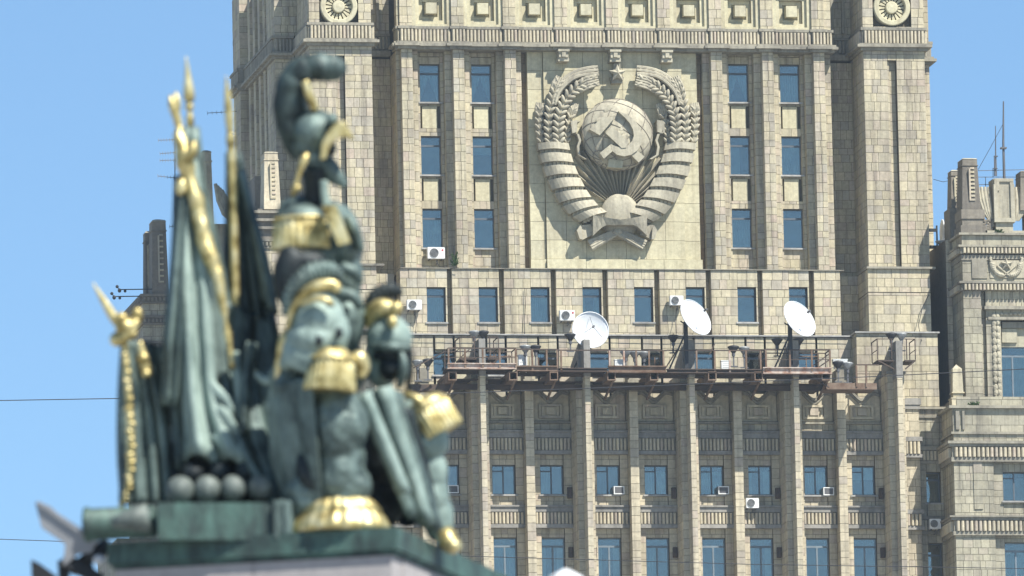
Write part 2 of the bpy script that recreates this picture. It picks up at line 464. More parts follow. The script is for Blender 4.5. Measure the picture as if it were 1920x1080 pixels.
WIN = {}
def window(root, cx, cz, Y, w, h, style='tall', cur=None, sill=True):
    """frame (the part) with panes, curtain and the dim room behind as sub-parts; glass at Y"""
    key = (style, round(w,2), round(h,2), cur)
    if key not in WIN:
        d = {}
        f = MB(); t = .055
        f.box(-w/2, -w/2+t, -.05, .05, -h/2, h/2); f.box(w/2-t, w/2, -.05, .05, -h/2, h/2)
        f.box(-w/2+t, w/2-t, -.05, .05, -h/2, -h/2+t); f.box(-w/2+t, w/2-t, -.05, .05, h/2-t, h/2)
        panes = []
        if style == 'tall':
            zt = h/2-h*.24
            f.box(-w/2+t, w/2-t, -.045, .045, zt-.05, zt+.05)
            panes = [(-w/2+t, w/2-t, -h/2+t, zt-.05), (-w/2+t, w/2-t, zt+.05, h/2-t)]
        elif style == 'two':
            f.box(-.035, .035, -.045, .045, -h/2+t, h/2-t)
            zt = h/2-h*.2
            f.box(-w/2+t, -.035, -.04, .04, zt-.03, zt+.03)
            panes = [(-w/2+t, -.035, -h/2+t, zt-.03), (-w/2+t, -.035, zt+.03, h/2-t), (.035, w/2-t, -h/2+t, h/2-t)]
        elif style == 'long':
            zt = h/2-h*.17
            f.box(-w/2+t, w/2-t, -.045, .045, zt-.05, zt+.05)
            f.box(-.04, .04, -.045, .045, -h/2+t, zt-.05)
            panes = [(-w/2+t, -.04, -h/2+t, zt-.05), (.04, w/2-t, -h/2+t, zt-.05), (-w/2+t, w/2-t, zt+.05, h/2-t)]
        d['frame'] = f.mesh('window', M['frame_light' if style == 'long' else 'frame'])
        d['pane'] = [MB().box(a, b, -.012, .012, c, e).mesh('pane', M['glass']) for a, b, c, e in panes]
        d['room'] = MB().box(-w/2-.15, w/2+.15, .55, .6, -h/2-.15, h/2+.15).mesh('room_backdrop', M['room'])
        if cur == 'drape':
            cb = MB()
            for s in (-1, 1):      # curtain gathered aside, leaving a dark wedge
                n = 9; zt = h/2-h*.27; zb = -h/2+t
                for i in range(n):
                    u0, u1 = i/n, (i+1)/n
                    x0, x1 = s*(w/2-t)*u0, s*(w/2-t)*u1
                    y0, y1 = .16+.03*math.sin(9*u0), .16+.03*math.sin(9*u1)
                    def low(u): return zt - (zt-zb)*min(1, (u*1.02)**.8)*.97 if u > .02 else zt-.02
                    cb.add([(x0,y0,low(u0)), (x1,y1,low(u1)), (x1,y1,zt), (x0,y0,zt)], [(0,1,2,3)])
            d['cur'] = cb.mesh('curtain', M['curtain'])
        elif cur in ('sheer', 'blind', 'half', 'net', 'down', 'parted'):
            cb = MB(); n = 40
            x0, x1 = -w/2+.02, w/2-.02
            if cur == 'half': x1 = x0 + (x1-x0)*.55
            if cur == 'parted': n = 0
            z0 = -h/2 if cur != 'half' else -h/2
            z1 = h/2-h*.25 if style == 'tall' else h/2-h*.18
            if cur == 'down': z0, z1 = h*.05, h/2
            if cur == 'parted':
                for (u0, u1) in ((0, .22), (.70, 1)): cb.add([(x0+(x1-x0)*u0,.2,z0),(x0+(x1-x0)*u1,.22,z0),(x0+(x1-x0)*u1,.22,z1),(x0+(x1-x0)*u0,.2,z1)], [(0,1,2,3)])
            if cur in ('blind', 'down'): cb.add([(x0,.2,z0),(x1,.2,z0),(x1,.2,z1),(x0,.2,z1)], [(0,1,2,3)]); n = 0
            for i in range(n):
                a, b = x0+(x1-x0)*i/n, x0+(x1-x0)*(i+1)/n
                ya, yb = .2+.012*math.sin(i*1.35), .2+.012*math.sin((i+1)*1.35)
                cb.add([(a,ya,z0),(b,yb,z0),(b,yb,z1),(a,ya,z1)], [(0,1,2,3)])
            d['cur'] = cb.mesh('curtain', M[{'blind': 'blind', 'net': 'net', 'down': 'curtain', 'parted': 'net'}.get(cur, 'curtain')])
        if sill:
            d['sill'] = MB().box(-w/2-.1, w/2+.1, -.42, .0, -h/2-.1, -h/2-.02).mesh('sill', M['lead'])
        WIN[key] = d
    d = WIN[key]
    o = link('window', d['frame'], root, (cx, Y, cz))
    for pm in d['pane']: bpy_child('pane', pm, o)
    bpy_child('room_backdrop', d['room'], o)
    if 'cur' in d: bpy_child('curtain', d['cur'], o)
    if 'sill' in d and sill: bpy_child('sill', d['sill'], o)
    return o
def bpy_child(name, me, parent):
    o = bpy.data.objects.new(name, me); COL.objects.link(o); o.parent = parent
    WL[o] = WL.get(parent, Vector()).copy()
    return o

# ------------------------------------------------------------------ ground
g = MB().box(-2600, 2600, -1600, 3200, -1, 0).build('ground', M['ground']); tag(g, 'grey city ground far below the tower', kind='structure')

# ------------------------------------------------------------------ tower
X0 = X(1154, 300, 0); PITCH = (X(1540.6, 300, 0)-X(767, 300, 0))/8
T = empty('office_tower', (X0, 6, 0), 'tall stone clad tower with pilasters and narrow windows around the carved emblem', 'building')
def pil(i): return X0 + PITCH*(i-4)       # pilaster axes 0..8
def bay(i): return X0 + PITCH*(i-3.5)     # bays 0..7
zTop = Z(-90, 0); zCor = Z(94, 0); zLed = Z(507, -.2); zE = Z(628, -1.4)
zFl0, zFl1 = Z(81, 0), Z(60, 0)          # fluted band of the cornice
xL, xR = pil(0)-.48, pil(8)+.72           # central block
HID = lambda x, y: (x < 690 and y > 110) or (x < 760 and y > 540) or (x < 850 and y > 720)
# core behind everything
WALL[T] = MB()
WALL[T].box(pil(0)-4.4, pil(8)+4.4, 2.9, 20, 0, zTop-.5)
# central block: attic piers and coffers
ATT0 = Z(55, 0)
for i in range(9):
    blk(T, pil(i)-.34, pil(i)+.34, 0, .7, ATT0, zTop)
blk(T, xL, pil(0)-.34, .12, .7, ATT0, zTop, 'fl'); blk(T, pil(8)+.34, xR, .12, .7, ATT0, zTop, 'fr')
for i in range(8):
    cx, cz = bay(i), Z(19, .2, 1154)
    hw, hh = PITCH/2-.345, 1.02
    q = MB()
    for (a, b, y) in ((hw, hh+.02, .14), (hw-.20, hh-.2, .30), (hw-.42, hh-.42, .52)):
        t = .2
        q.box(cx-a, cx-a+t, y, .8, cz-b, cz+b); q.box(cx+a-t, cx+a, y, .8, cz-b, cz+b)
        q.box(cx-a+t, cx+a-t, y, .8, cz-b, cz-b+t); q.box(cx-a+t, cx+a-t, y, .8, cz+b-t, cz+b)
    q.box(cx-.45, cx+.45, .72, .85, cz-.5, cz+.5)
    cf = q.build('coffer_panel', M['cream'], T)
    MB().box(cx-.29, cx+.29, .06, .719, cz-.29, cz+.29).build('boss', M['cream'], cf)
    blk(T, cx-hw, cx+hw, .3, .85, cz+hh+.02, zTop, 'f')
    WALL[T].box(cx-hw, cx+hw, .86, 3, ATT0, zTop)
# cornice with the fluted band
c = MB(); fl = MB()
zC = [Z(v, 0) for v in (96, 91, 86, 82, 58, 53)]
mould(c, xL, xR, -.02, 1.0, [(.12, zC[0], zC[1]), (.30, zC[1]+.001, zC[2]), (.2, zC[2]+.001, zC[3]), (.02, zC[3]+.001, zC[4]), (.09, zC[4]+.001, zC[5])])
for i in range(9):
    mould(c, pil(i)-.36, pil(i)+.36, -.16, -.021, [(.13, zC[0]+.003, zC[1]), (.31, zC[1]+.004, zC[2]-.003), (.21, zC[2]+.004, zC[3]-.003), (.02, zC[3]+.004, zC[4]-.003), (.10, zC[4]+.004, zC[5]+.004)])
    flutes(fl, pil(i)-.36, pil(i)+.36, zC[3], zC[4], -.181, .11)
for i in range(8):
    flutes(fl, bay(i)-PITCH/2+.40, bay(i)+PITCH/2-.40, zC[3], zC[4], -.041, .11)
flutes(fl, xL, pil(0)-.4, zC[3], zC[4], -.041, .11); flutes(fl, pil(8)+.4, xR, zC[3], zC[4], -.041, .11)
c.build('cornice', M['trim'], T)
tag(fl.build('cornice_flute', M['tile_g'], T), kind='stuff')
# main shaft
zB = zLed
rowsC = [(122, 193), (257, 329), (393, 466)]
PAN = (2, 3, 4, 5)    # bays covered by the emblem panel: 2..5
curt = {(0,0): 'drape', (0,1): 'drape', (0,6): 'drape', (0,7): 'sheer', (1,0): 'blind', (1,1): 'down', (1,6): 'half', (1,7): 'net', (2,0): 'net', (2,1): 'blind', (2,6): 'sheer', (2,7): 'blind'}
for i in range(9):
    if i in (3, 4, 5): continue
    blk(T, pil(i)-.30, pil(i)+.30, -.10, .45, zB, zC[0], tw=(.26,.36))
    if i == 2:   blk(T, pil(i)-.66, pil(i)+.66, .45, .9, zB, zC[0], 'flr')
    elif i == 6: blk(T, pil(i)-.66, pil(i)+.66, .45, .9, zB, zC[0], 'flr')
    elif i == 0: blk(T, xL, pil(i)+.66, .45, 2.4, zB, zC[0], 'flr')
    elif i == 8: blk(T, pil(i)-.66, xR, .45, 2.4, zB, zC[0], 'flr')
    else:        blk(T, pil(i)-.66, pil(i)+.66, .45, .9, zB, zC[0], 'flr')
ww = 1.08
for i in (0, 1, 6, 7):
    bx = bay(i); w0, w1 = bx-ww/2, bx+ww/2
    blk(T, pil(i)+.66, w0, .9, 1.5, zB, zC[0], 'fr'); blk(T, w1, pil(i+1)-.66, .9, 1.5, zB, zC[0], 'fl')
    prev = zC[0]
    for r, (ya, yb) in enumerate(rowsC):
        ref = 860 if i < 3 else 1440
        za, zb = Z(ya, 1.2, ref), Z(yb, 1.2, ref)
        if r == 0:
            blk(T, w0, w1, .9, 1.5, za+.38, prev, 'f'); blk(T, w0, w1, 1.0, 1.5, za, za+.38, 'f')
        else:
            blk(T, w0, w1, .98, 1.5, za, za+.42, 'f')            # lintel
            blk(T, w0+.10, w1-.18, 1.0, 1.5, za+.42, prev-.22, 'flr', 'cream', big=(.9, 9))
            WALL[T].box(w0, w1, 1.25, 1.5, za+.42, prev-.22)
            blk(T, w0, w1, 1.1, 1.5, prev-.22, prev, 'f')
        window(T, bx, (za+zb)/2, 1.25, ww, za-zb, 'tall', curt[(r, i)])
        prev = zb
    blk(T, w0, w1, 1.0, 1.5, zB, prev, 'f')
# emblem panel
pA, pB = pil(2)+.97, pil(6)-.97
zPt, zPb = zC[0], Z(486, .3)
ep = MB().box(pA, pB, .62, 2.0, zB, zPt).build('emblem_panel', M['cream'], T)
YP = .30
def panel_tiles(x0, x1, z0, z1, y, th, big):
    nx, nz = max(1, round((x1-x0)/big[0])), max(1, round((z1-z0)/big[1]))
    for a in range(nx):
        for b in range(nz):
            xa, xb = x0+(x1-x0)*a/nx, x0+(x1-x0)*(a+1)/nx; za, zb = z0+(z1-z0)*b/nz, z0+(z1-z0)*(b+1)/nz
            j = random.uniform(-.004,.004)
            MB().box(xa+.009, xb-.009, y+j, y+th, za+.009, zb-.009).build('panel_slab', M['cream'], ep)
panel_tiles(pA, pA+.82, zPb, zPt, .46, .15, (.82,1.0)); panel_tiles(pB-.82, pB, zPb, zPt, .46, .15, (.82,1.0))
panel_tiles(pA+.83, pB-.83, zPb, zPt, YP, .31, (1.02,.98))
panel_tiles(pA-.04, pA+.79, zB+.03, zPb-.02, .30, .31, (.83,.6)); panel_tiles(pA+.80, pB+.04, zB+.03, zPb-.02, .14, .47, (1.9,.6))
WALL[T].box(pil(2)+.66, pA+.02, 1.0, 1.6, zB, zPt); WALL[T].box(pB-.02, pil(6)-.66, 1.0, 1.6, zB, zPt)
clad(T, pil(2)+.66, pA, zB, zPt, .98, 'f', 'tile_stain'); clad(T, pB, pil(6)-.66, zB, zPt, .98, 'f', 'tile_stain')
# three corbels under the cornice above the emblem
for pxx in (1056, 1153, 1250):
    p = at(pxx, 100, -.3); k = MB()
    k.box(p.x-.30, p.x+.30, -.55, YP, zC[0]-.12, zC[0]-.002)
    k.box(p.x-.25, p.x+.25, -.45, YP, zC[0]-.42, zC[0]-.121)
    k.box(p.x-.29, p.x+.29, -.38, YP, zC[0]-.62, zC[0]-.421)
    k.box(p.x-.10, p.x+.10, -.52, -.451, zC[0]-.40, zC[0]-.13)
    k.build('corbel', M['relief'], T)
# recessed strips beside the central block
for (a, b) in ((pil(0)-2.35, xL), (xR, pil(8)+2.35)):
    blk(T, a, b, 2.4, 2.95, zB, zC[0]-.1, 'f')
    blk(T, a, b, 2.4, 2.95, ATT0, zTop, 'f')
    q = MB(); mould(q, a, b, 2.4, 2.9, [(.25, zC[0], zC[2]), (.05, zC[2]+.001, zC[4]), (.15, zC[4]+.001, zC[5])], False); q.build('cornice', M['trim'], T)
    q = MB(); flutes(q, a+.05, b-.05, zC[2]+.1, zC[4], 2.349, .1); tag(q.build('cornice_flute', M['trim'], T), kind='stuff')
    q = MB(); mx_ = (a+b)/2
    for s in (-1, 1): q.box(mx_+s*.3-.08, mx_+s*.3+.08, 2.2, 2.39, ATT0+.3, zTop)
    q.build('niche_frame', M['trim'], T)
# corner piers
YC = -.8
pxL = (X(582, 200, YC), X(699, 200, YC)); pxR = (X(1621, 200, YC), X(1736, 200, YC))
for si, (a, b) in enumerate((pxL, pxR)):
    sx = X((641, 1677)[si], 300, YC)
    zc0, zc1, zc2, zc3, zc4 = (zC[0], zC[1]+.02, zC[3]-.02, zC[4]+.02, zC[5]+.02)
    blk(T, a, sx-.24, YC, 3.2, zB, zc0, 'fl'); blk(T, sx+.24, b, YC, 3.2, zB, zc0, 'fr')
    blk(T, sx-.24, sx+.24, YC+.34, 3.2, zB, zc0, 'f'); blk(T, sx-.24, sx-.12, YC+.16, YC+.35, zB, zc0-.5, 'fr')
    blk(T, sx-.24, sx+.24, YC+.005, YC+.4, zc0-.5, zc0, 'f')
    q = MB(); mould(q, a, b, YC, 3.2, [(.15, zc0, zc1), (.36, zc1+.001, zc1+.15), (.24, zc1+.151, zc2), (.04, zc2+.001, zc3), (.12, zc3+.001, zc4)])
    q.build('cornice', M['trim'], T)
    q = MB(); flutes(q, a+.02, b-.02, zc2, zc3, YC-.041, .11); flutes(q, YC+.1, 3.1, zc2, zc3, a-.041, .11, face='l'); flutes(q, YC+.1, 3.1, zc2, zc3, b+.041, .11, face='r')
    tag(q.build('cornice_flute', M['tile_g'], T), kind='stuff')
    # attic of the pier with its rosette
    rc = at((635, 1672)[si], (12, 14)[si], YC)
    hw = 1.02
    blk(T, a, rc.x-hw, YC, 3.2, zc4, zTop, 'fl'); blk(T, rc.x+hw, b, YC, 3.2, zc4, zTop, 'fr')
    blk(T, rc.x-hw, rc.x+hw, YC, 3.2, zc4, rc.z-hw, 'f'); blk(T, rc.x-hw, rc.x+hw, YC, 3.2, rc.z+hw, zTop, 'f')
    WALL[T].box(rc.x-hw, rc.x+hw, YC+.42, 3.1, rc.z-hw, rc.z+hw)
    ro = MB(); n = 40; rings = []
    for (rr, y) in ((.98, YC+.4), (.98, YC-.06), (.94, YC-.10), (.74, YC-.10), (.70, YC-.04), (.70, YC+.4)):
        rings.append([Vector((rc.x+rr*math.cos(2*math.pi*i/n), y, rc.z+rr*math.sin(2*math.pi*i/n))) for i in range(n)])
    ro.loft(rings, cap=False)
    rose = ro.build('rosette', M['cream'], T)
    for i in range(18):
        w = 2*math.pi*i/18; d = Vector((math.cos(w), 0, math.sin(w))); t = Vector((-math.sin(w), 0, math.cos(w)))
        P = [rc+d*.36-t*.035, rc+d*.36+t*.035, rc+d*.69+t*.085, rc+d*.69-t*.085]
        q = MB(); q.prism(P, (0,.40,0), (0,.12,0)); q.build('petal', M['cream'], rose)
    q = MB(); q.lathe((rc.x, YC+.41, rc.z), [(.33,0),(.33,.40),(.29,.44),(.001,.46)], 24, (1,0,0), (0,0,1), (0,-1,0)); q.build('hub', M['cream'], rose)
# wider volume set back behind the corner piers
YV = 3.3
vl = X(516, 150, YV); vr = 2*X0 - vl + .2
dz = 0
for (a, b, s) in ((vl, pxL[0]+.4, -1), (pxR[1]-.4, vr, 1)):
    blk(T, a, b, YV, 6.0, zE-40, zC[0], 'fl' if s < 0 else 'fr'); blk(T, a, b, YV, 6.0, zC[5], zTop, 'fl' if s < 0 else 'fr')
    face = 'l' if s < 0 else 'r'
    xs = a if s < 0 else b
    q = MB(); q2 = MB()
    y0, y1 = YV, 15.2
    def sb(ya, yb, out, z0, z1):      # block of the side face
        if s < 0: blk(T, xs-out, xs+1.2, ya, yb, z0, z1, 'lf', tw=(.4,.8))
        else: blk(T, xs-1.2, xs+out, ya, yb, z0, z1, 'rf', tw=(.4,.8))
    sb(6.02, 13.2, -.35, zE-40, zTop)
    for k in range(4):
        yk = 6.6+k*1.75
        sb(yk, yk+.7, .0, zE-40, zC[0]); sb(yk, yk+.7, .0, zC[5], zTop)
    sb(13.2, 15.6, .35, zE-40, zC[0]); sb(13.2, 15.6, .35, zC[5], zTop)
    def rng(out): return (xs-out, xs+1.0) if s < 0 else (xs-1.0, xs+out)
    for (pr, z0, z1) in ((.15, zC[0], zC[1]), (.34, zC[1]+.001, zC[2]), (.22, zC[2]+.001, zC[3]), (.03, zC[3]+.001, zC[4]), (.18, zC[4]+.001, zC[5])):
        x0, x1 = rng(pr); q.box(min(x0, x1), max(x0, x1), YV-pr, 13.1, z0, z1)
        x0, x1 = rng(pr+.35); q.box(min(x0, x1), max(x0, x1), 13.11, 15.6+pr, z0, z1)
    flutes(q2, YV+.1, 13.0, zC[3], zC[4], (xs-.031) if s < 0 else xs+.031, .1, face=face)
    flutes(q2, a, b-.1, zC[3], zC[4], YV-.031, .1)
    flutes(q2, 13.2, 15.5, zC[3], zC[4], (xs-.381) if s < 0 else xs+.381, .1, face=face)
    q.build('cornice', M['trim'], T); tag(q2.build('cornice_flute', M['trim'], T), kind='stuff')
    # second string course of the attic on the side
    q = MB(); zz = zC[5]+4.0
    # frames of the side attic
    for k in range(4):
        yk = 7.3+k*1.75
        for zz0 in (zC[5]+.9,):
            x0, x1 = rng(-.2)
            q.box(min(x0,x1), max(x0,x1), yk+.1, yk+.9, zz0, zz0+.18)
    q.build('attic_frame', M['trim'], T)
# tier below the ledge: D
YD, YDp = -.15, -.75
q = MB()
q.box(xL-.2, xR+.2, YDp-.06, 1.0, zLed-.045, zLed-.001); q.box(pxL[0]-.1, pxL[1]+.3, -1.75, .5, zLed-.06, zLed+.05); q.box(pxR[0]-.3, pxR[1]+.1, -1.75, .5, zLed-.06, zLed+.05)
q.build('ledge', M['trim'], T)
zD0 = zE
zDt = zLed-.05
zDl = Z(541, -.8)
for i in range(9):
    blk(T, pil(i)-.70, pil(i)+.70, YDp, YD+.6, zD0, zDl-.02); blk(T, pil(i)-.70, pil(i)+.70, YDp+.015, YD+.6, zDl, zDt)
wD = 1.04
for i in range(8):
    ref = bay(i); pxr = proj((ref, 0, zLed-2))[0]
    za, zb = Z(543, .1, pxr), Z(608, .1, pxr)
    w0, w1 = ref-.5+.03, ref+.5+.03
    xl, xr = pil(i)+.70, pil(i+1)-.70
    w0, w1 = xl+.002, xl+.99; xc = w1+.09
    blk(T, xl, xc, YDp+.03, .6, za, zDt, 'fr', tw=(.4,.6)); blk(T, xl, xc, YDp+.03, .6, zD0, zb-.02, 'fr')
    blk(T, w1, xc, YDp+.03, .6, zb-.02, za, 'fr', tw=(.05,.2))
    blk(T, xc, xr, YD-.05, .6, zD0, zDt, 'f', tw=(.2,.4))
    window(T, (w0+w1)/2, (za+zb)/2, YDp+.36, w1-w0, za-zb, 'tall', ('sheer','blind','net','parted','blind','down','blind','half')[i])
WALL[T].box(xL, xR, .62, 3, zD0, zDt)
for (a, b) in ((pil(0)-2.35, pil(0)-.70), (pil(8)+.70, pil(8)+2.35)):
    blk(T, a, b, 1.0, 2.95, zD0, zDt, 'f')
zm = Z(545, -1.6)
DPL = (X(592, 560, -1.6), X(707, 560, -1.6)); DPR = (X(1628, 560, -1.6), X(1745, 560, -1.6))
for (a, b) in (DPL, DPR):
    blk(T, a, b, -1.6, 3.2, zm, zLed-.06, 'flr', tw=(.4,.8)); blk(T, a, b, -1.62, 3.2, zD0, zm-.03, 'flr', tw=(.4,.9))
# tier E
YE = -1.5
zE0 = Z(790, -1.5)
q = MB(); q.box(pil(0)-2.3, pil(8)+2.3, YE-.10, .5, zE-.07, zE); q.build('ledge', M['lead'], T)
wE = .92
for i in range(8):
    ref = bay(i)+.05; pxr = proj((ref, -1.5, zE-1))[0]
    za, zb = Z(662, -1.2, pxr), Z(704, -1.2, pxr)
    w0, w1 = ref-wE/2, ref+wE/2
    g0, g1 = w0-.1, w1+.1
    pl = (bay(i-1)+.05+wE/2+.1) if i else pil(0)-2.3
    blk(T, pl, g0, YE, -.6, zE0, zE-.09, 'f', tw=(.36,.8))
    blk(T, w0, w1, YE, -.6, za+.15, zE-.09, 'flr', tw=(.4,.5)); blk(T, w0, w1, YE+.15, -.6, za, za+.15, 'f'); blk(T, w0, w1, YE, -.6, zE0, zb-.02, 'f')
    window(T, ref, (za+zb)/2, -1.15, wE+.2, za-zb, 'tall', ('blind','net',None,'blind','half','sheer',None,'down')[i])
    WALL[T].box(g0, w0, -1.12, -.6, za, zE-.1); WALL[T].box(w1, g1, -1.12, -.6, za, zE-.1)
blk(T, bay(7)+.05+wE/2+.1, pil(8)+2.3, YE, -.6, zE0, zE-.09, 'f', tw=(.36,.8))
WALL[T].box(pil(0)-2.3, pil(8)+2.3, -.5, 3, 0, zE-.1)
EPL = (X(572, 700, -2.6), X(724, 700, -2.6)); EPR = (X(1607, 700, -2.6), X(1760, 700, -2.6))
zEp = Z(625, -2.6, 1680)
for (a, b) in (EPL, EPR):
    zb_ = Z(772, -2.6, 1720)
    blk(T, a, b, -2.6, 3.2, zb_, zEp, 'flr', tw=(.4,.8))
    if a < X0: clad(T, a+.05, b-.05, zb_-16, zb_, -1.22, 'f', 'tile', (.4,.8)); clad(T, -1.2, 3.1, zb_-16, zb_, a+.03, 'l', 'tile', (.4,.8))
    WALL[T].box(a+.05, b-.05, -1.2, 3.1, 0, zb_)
    q = MB(); q.box(a-.08, b+.08, -2.74, 3.2, zEp+.001, zEp+.08); q.build('ledge', M['lead'], T)
flush_tiles(T, HID)
# ------------------------------------------------------------------ front block below the platform
YG, YS, YB, YF = -3.3, -4.1, -5.0, -6.0
GP = PITCH
gx = X(1191, 895, YS)                       # axis of the block: a small pilaster
F = empty('front_block', (gx, -2, 0), 'lower stone block with deep buttresses and fluted spandrels under the rusty platform', 'building')
def zg(v, Y=YG): return Z(v, Y, 1200)
zGt = zg(731)
WALL[F] = MB()
xG0, xG1 = gx-5*GP-.9, gx+5*GP+.5
WALL[F].box(xG0, xG1, YG+1.0, -1.0, 0, zGt-1.2)
zLow = zg(1110)
for k in range(-4, 5, 2):
    blk(F, gx+k*GP-.23, gx+k*GP+.23, YS, YG+.5, zLow, zGt+.25, 'flr', 'tile_g', (.4,.5))
    q = MB(); q.box(gx+k*GP-.29, gx+k*GP+.29, YS-.06, YG+.5, zGt+.26, zGt+.42); q.box(gx+k*GP-.2, gx+k*GP+.2, YS+.04, YG+.5, zGt+.421, zGt+1.0); q.build('pilaster_cap', M['trim'], F)
bigs = [gx+k*GP for k in (-5, -3, -1, 1, 3, 5)]
zFin = Z(640, YF, 1690)
fin_top = {}
for n_, bx in enumerate(bigs):
    zt = zFin-1.55
    blk(F, bx-.45, bx+.45, YB, -2.0, zLow, zt, 'flr', 'tile_g', (.35,.5))
    blk(F, bx-.15, bx+.15, YF, YB, zLow, zFin, 'flr', 'tile_g', (.28,.31))
    q = MB()
    q.box(bx-.17, bx+.17, YF-.02, YB+.6, zFin-1.9, zFin+.03); q.build('fin_cap', M['soot'], F); q = MB()
    # sloped wall running back from the fin to the tower
    q.prism([Vector((bx-.28, YB+.01, zt)), Vector((bx-.28, YB+.01, zFin-.05)), Vector((bx-.28, -2.7, zFin-.9)), Vector((bx-.28, -2.7, zt))], (0,0,0), (.56,0,0))
    q.box(bx-.52, bx+.52, YB-.05, YB+1.0, zt+.001, zt+.13)
    q.build('fin_wall', M['soot'], F)
    fin_top[n_] = (bx, zFin)
# walls, windows and spandrels of each bay
def gwin(ax, cx, half_right, w, rows, last):
    pass
acspots = []
for b in range(-5, 5):
    xa, xb = gx+b*GP, gx+(b+1)*GP
    big_left = (b % 2 != 0)
    l = xa+(.45 if big_left else .23); r = xb-(.23 if big_left else .45)
    cx = (l+r)/2; w = 1.22
    w0, w1 = cx-w/2, cx+w/2
    zw = [(zg(872), zg(927)), (zg(1008), zg(1100))]
    blk(F, l, w0, YG, YG+.9, zLow, zg(850), 'f', 'tile_g'); blk(F, w1, r, YG, YG+.9, zLow, zg(850), 'f', 'tile_g')
    blk(F, w0, w1, YG+.12, YG+.9, zw[0][0], zg(850), 'f', 'tile_g')
    blk(F, w0, w1, YG+.1, YG+.9, zw[1][0], zw[0][1]-.02, 'f', 'tile_g')
    blk(F, w0, w1, YG, YG+.9, zLow-3, zw[1][1], 'f', 'tile_g')
    window(F, cx, sum(zw[0])/2, YG+.32, w, zw[0][0]-zw[0][1], 'two', random.choice(('blind', 'sheer', None, 'half', 'net', 'down', 'parted')))
    window(F, cx, sum(zw[1])/2, YG+.32, w, zw[1][0]-zw[1][1], 'long', random.choice(('blind', 'sheer', 'half', 'net', 'parted', None)))
    # spandrels: fluted panels between mouldings
    for (y0, y1, y2, y3) in ((952, 961, 984, 991), (812, 822, 846, 853)):
        q = MB()
        q.box(l+.01, r-.01, YG-.25, YG+.3, zg(y1), zg(y0)); q.box(l+.01, r-.01, YG-.33, YG+.3, zg(y0)+.001, zg(y0)+.09)
        q.box(l+.01, r-.01, YG-.25, YG+.3, zg(y3), zg(y2)); q.box(l+.01, r-.01, YG-.12, YG+.3, zg(y2)+.001, zg(y1)-.001)
        q.build('spandrel_cornice', M['soot'], F)
        q = MB(); flutes(q, l+.05, r-.05, zg(y2), zg(y1), YG-.121, .12, .2); tag(q.build('spandrel_flute', M['tile_g'], F), kind='stuff')
    # panel with a wavy top above
    blk(F, l, r, YG+.12, YG+.6, zg(811), zg(793), 'f', 'tile_g')
    q = MB(); q.box(l+.01, r-.01, YG-.05, YG+.5, zg(794), zg(794)+.10); q.build('string_course', M['trim'], F)
    zp0, zp1 = zg(793)+.12, zg(752)
    top = []; n = 18
    for i in range(n+1):
        u = i/n; x = l+.05+(r-l-.1)*u
        z = zg(735) - .42*math.exp(-((u-.5)/.20)**2) + .10*math.exp(-((abs(u-.5)-.33)/.10)**2)
        top.append((x, z))
    poly = [Vector((l+.05, YG+.6, zp0)), Vector((r-.05, YG+.6, zp0))] + [Vector((x, YG+.6, z)) for x, z in reversed(top)]
    q = MB(); q.prism(poly, (0,-.45,0), (0,0,0)); pn = q.build('parapet_panel', M['tile_g'], F)
    q = MB()
    for i in range(n):
        (x0, z0), (x1, z1) = top[i], top[i+1]
        P = [Vector((x0, 0, z0-.02)), Vector((x1, 0, z1-.02)), Vector((x1, 0, z1+.13)), Vector((x0, 0, z0+.13))]
        q.prism(P, (0, YG-.02, 0), (0, YG+.62, 0))
        P = [v+Vector((0,0,-.17)) for v in P]
        q.prism(P, (0, YG+.06, 0), (0, YG+.4, 0))
    q.build('wavy_coping', M['trim'], pn)
    q = MB(); hw = .62
    for (aa, yy) in ((hw, YG+.02), (hw-.16, YG+.08)):
        z0, z1 = zp0+.12, zg(758)
        t = .12
        q.box(cx-aa, cx-aa+t, yy, YG+.3, z0, z1); q.box(cx+aa-t, cx+aa, yy, YG+.3, z0, z1)
        q.box(cx-aa+t, cx+aa-t, yy, YG+.3, z0, z0+t); q.box(cx-aa+t, cx+aa-t, yy, YG+.3, z1-t, z1)
    q.box(cx-.22, cx+.22, YG+.05, YG+.3, zp0+.32, zg(764))
    q.build('panel_frame', M['tile_g'], pn)
    # little dark floodlights on the wall beside the windows
    if b >= -2:
        xs = l+.18 if big_left else r-.16
        for (ya, yb) in ((915, 935), (1027, 1046)):
            q = MB(); q.box(xs-.11, xs+.11, YG-.28, YG-.05, zg(yb), zg(ya)); q.box(xs-.03, xs+.03, YG-.051, YG+.05, zg(yb)+.2, zg(yb)+.3)
            o = q.build('wall_floodlight', M['rust_dark'], None, loc=(xs, YG, zg(yb)))
            tag(o, 'dark floodlight box by the %s windows, %s the buttress %s' % ('upper' if ya < 1000 else 'lower', 'right of' if big_left else 'left of', {-3: 'nearest the sculpture', -1: 'below the hollow dish', 1: 'below the middle turned dish', 3: 'below the last turned dish', 5: 'at the right end'}[b if big_left else b+1]), 'floodlight', 'floodlight boxes between the front block windows')
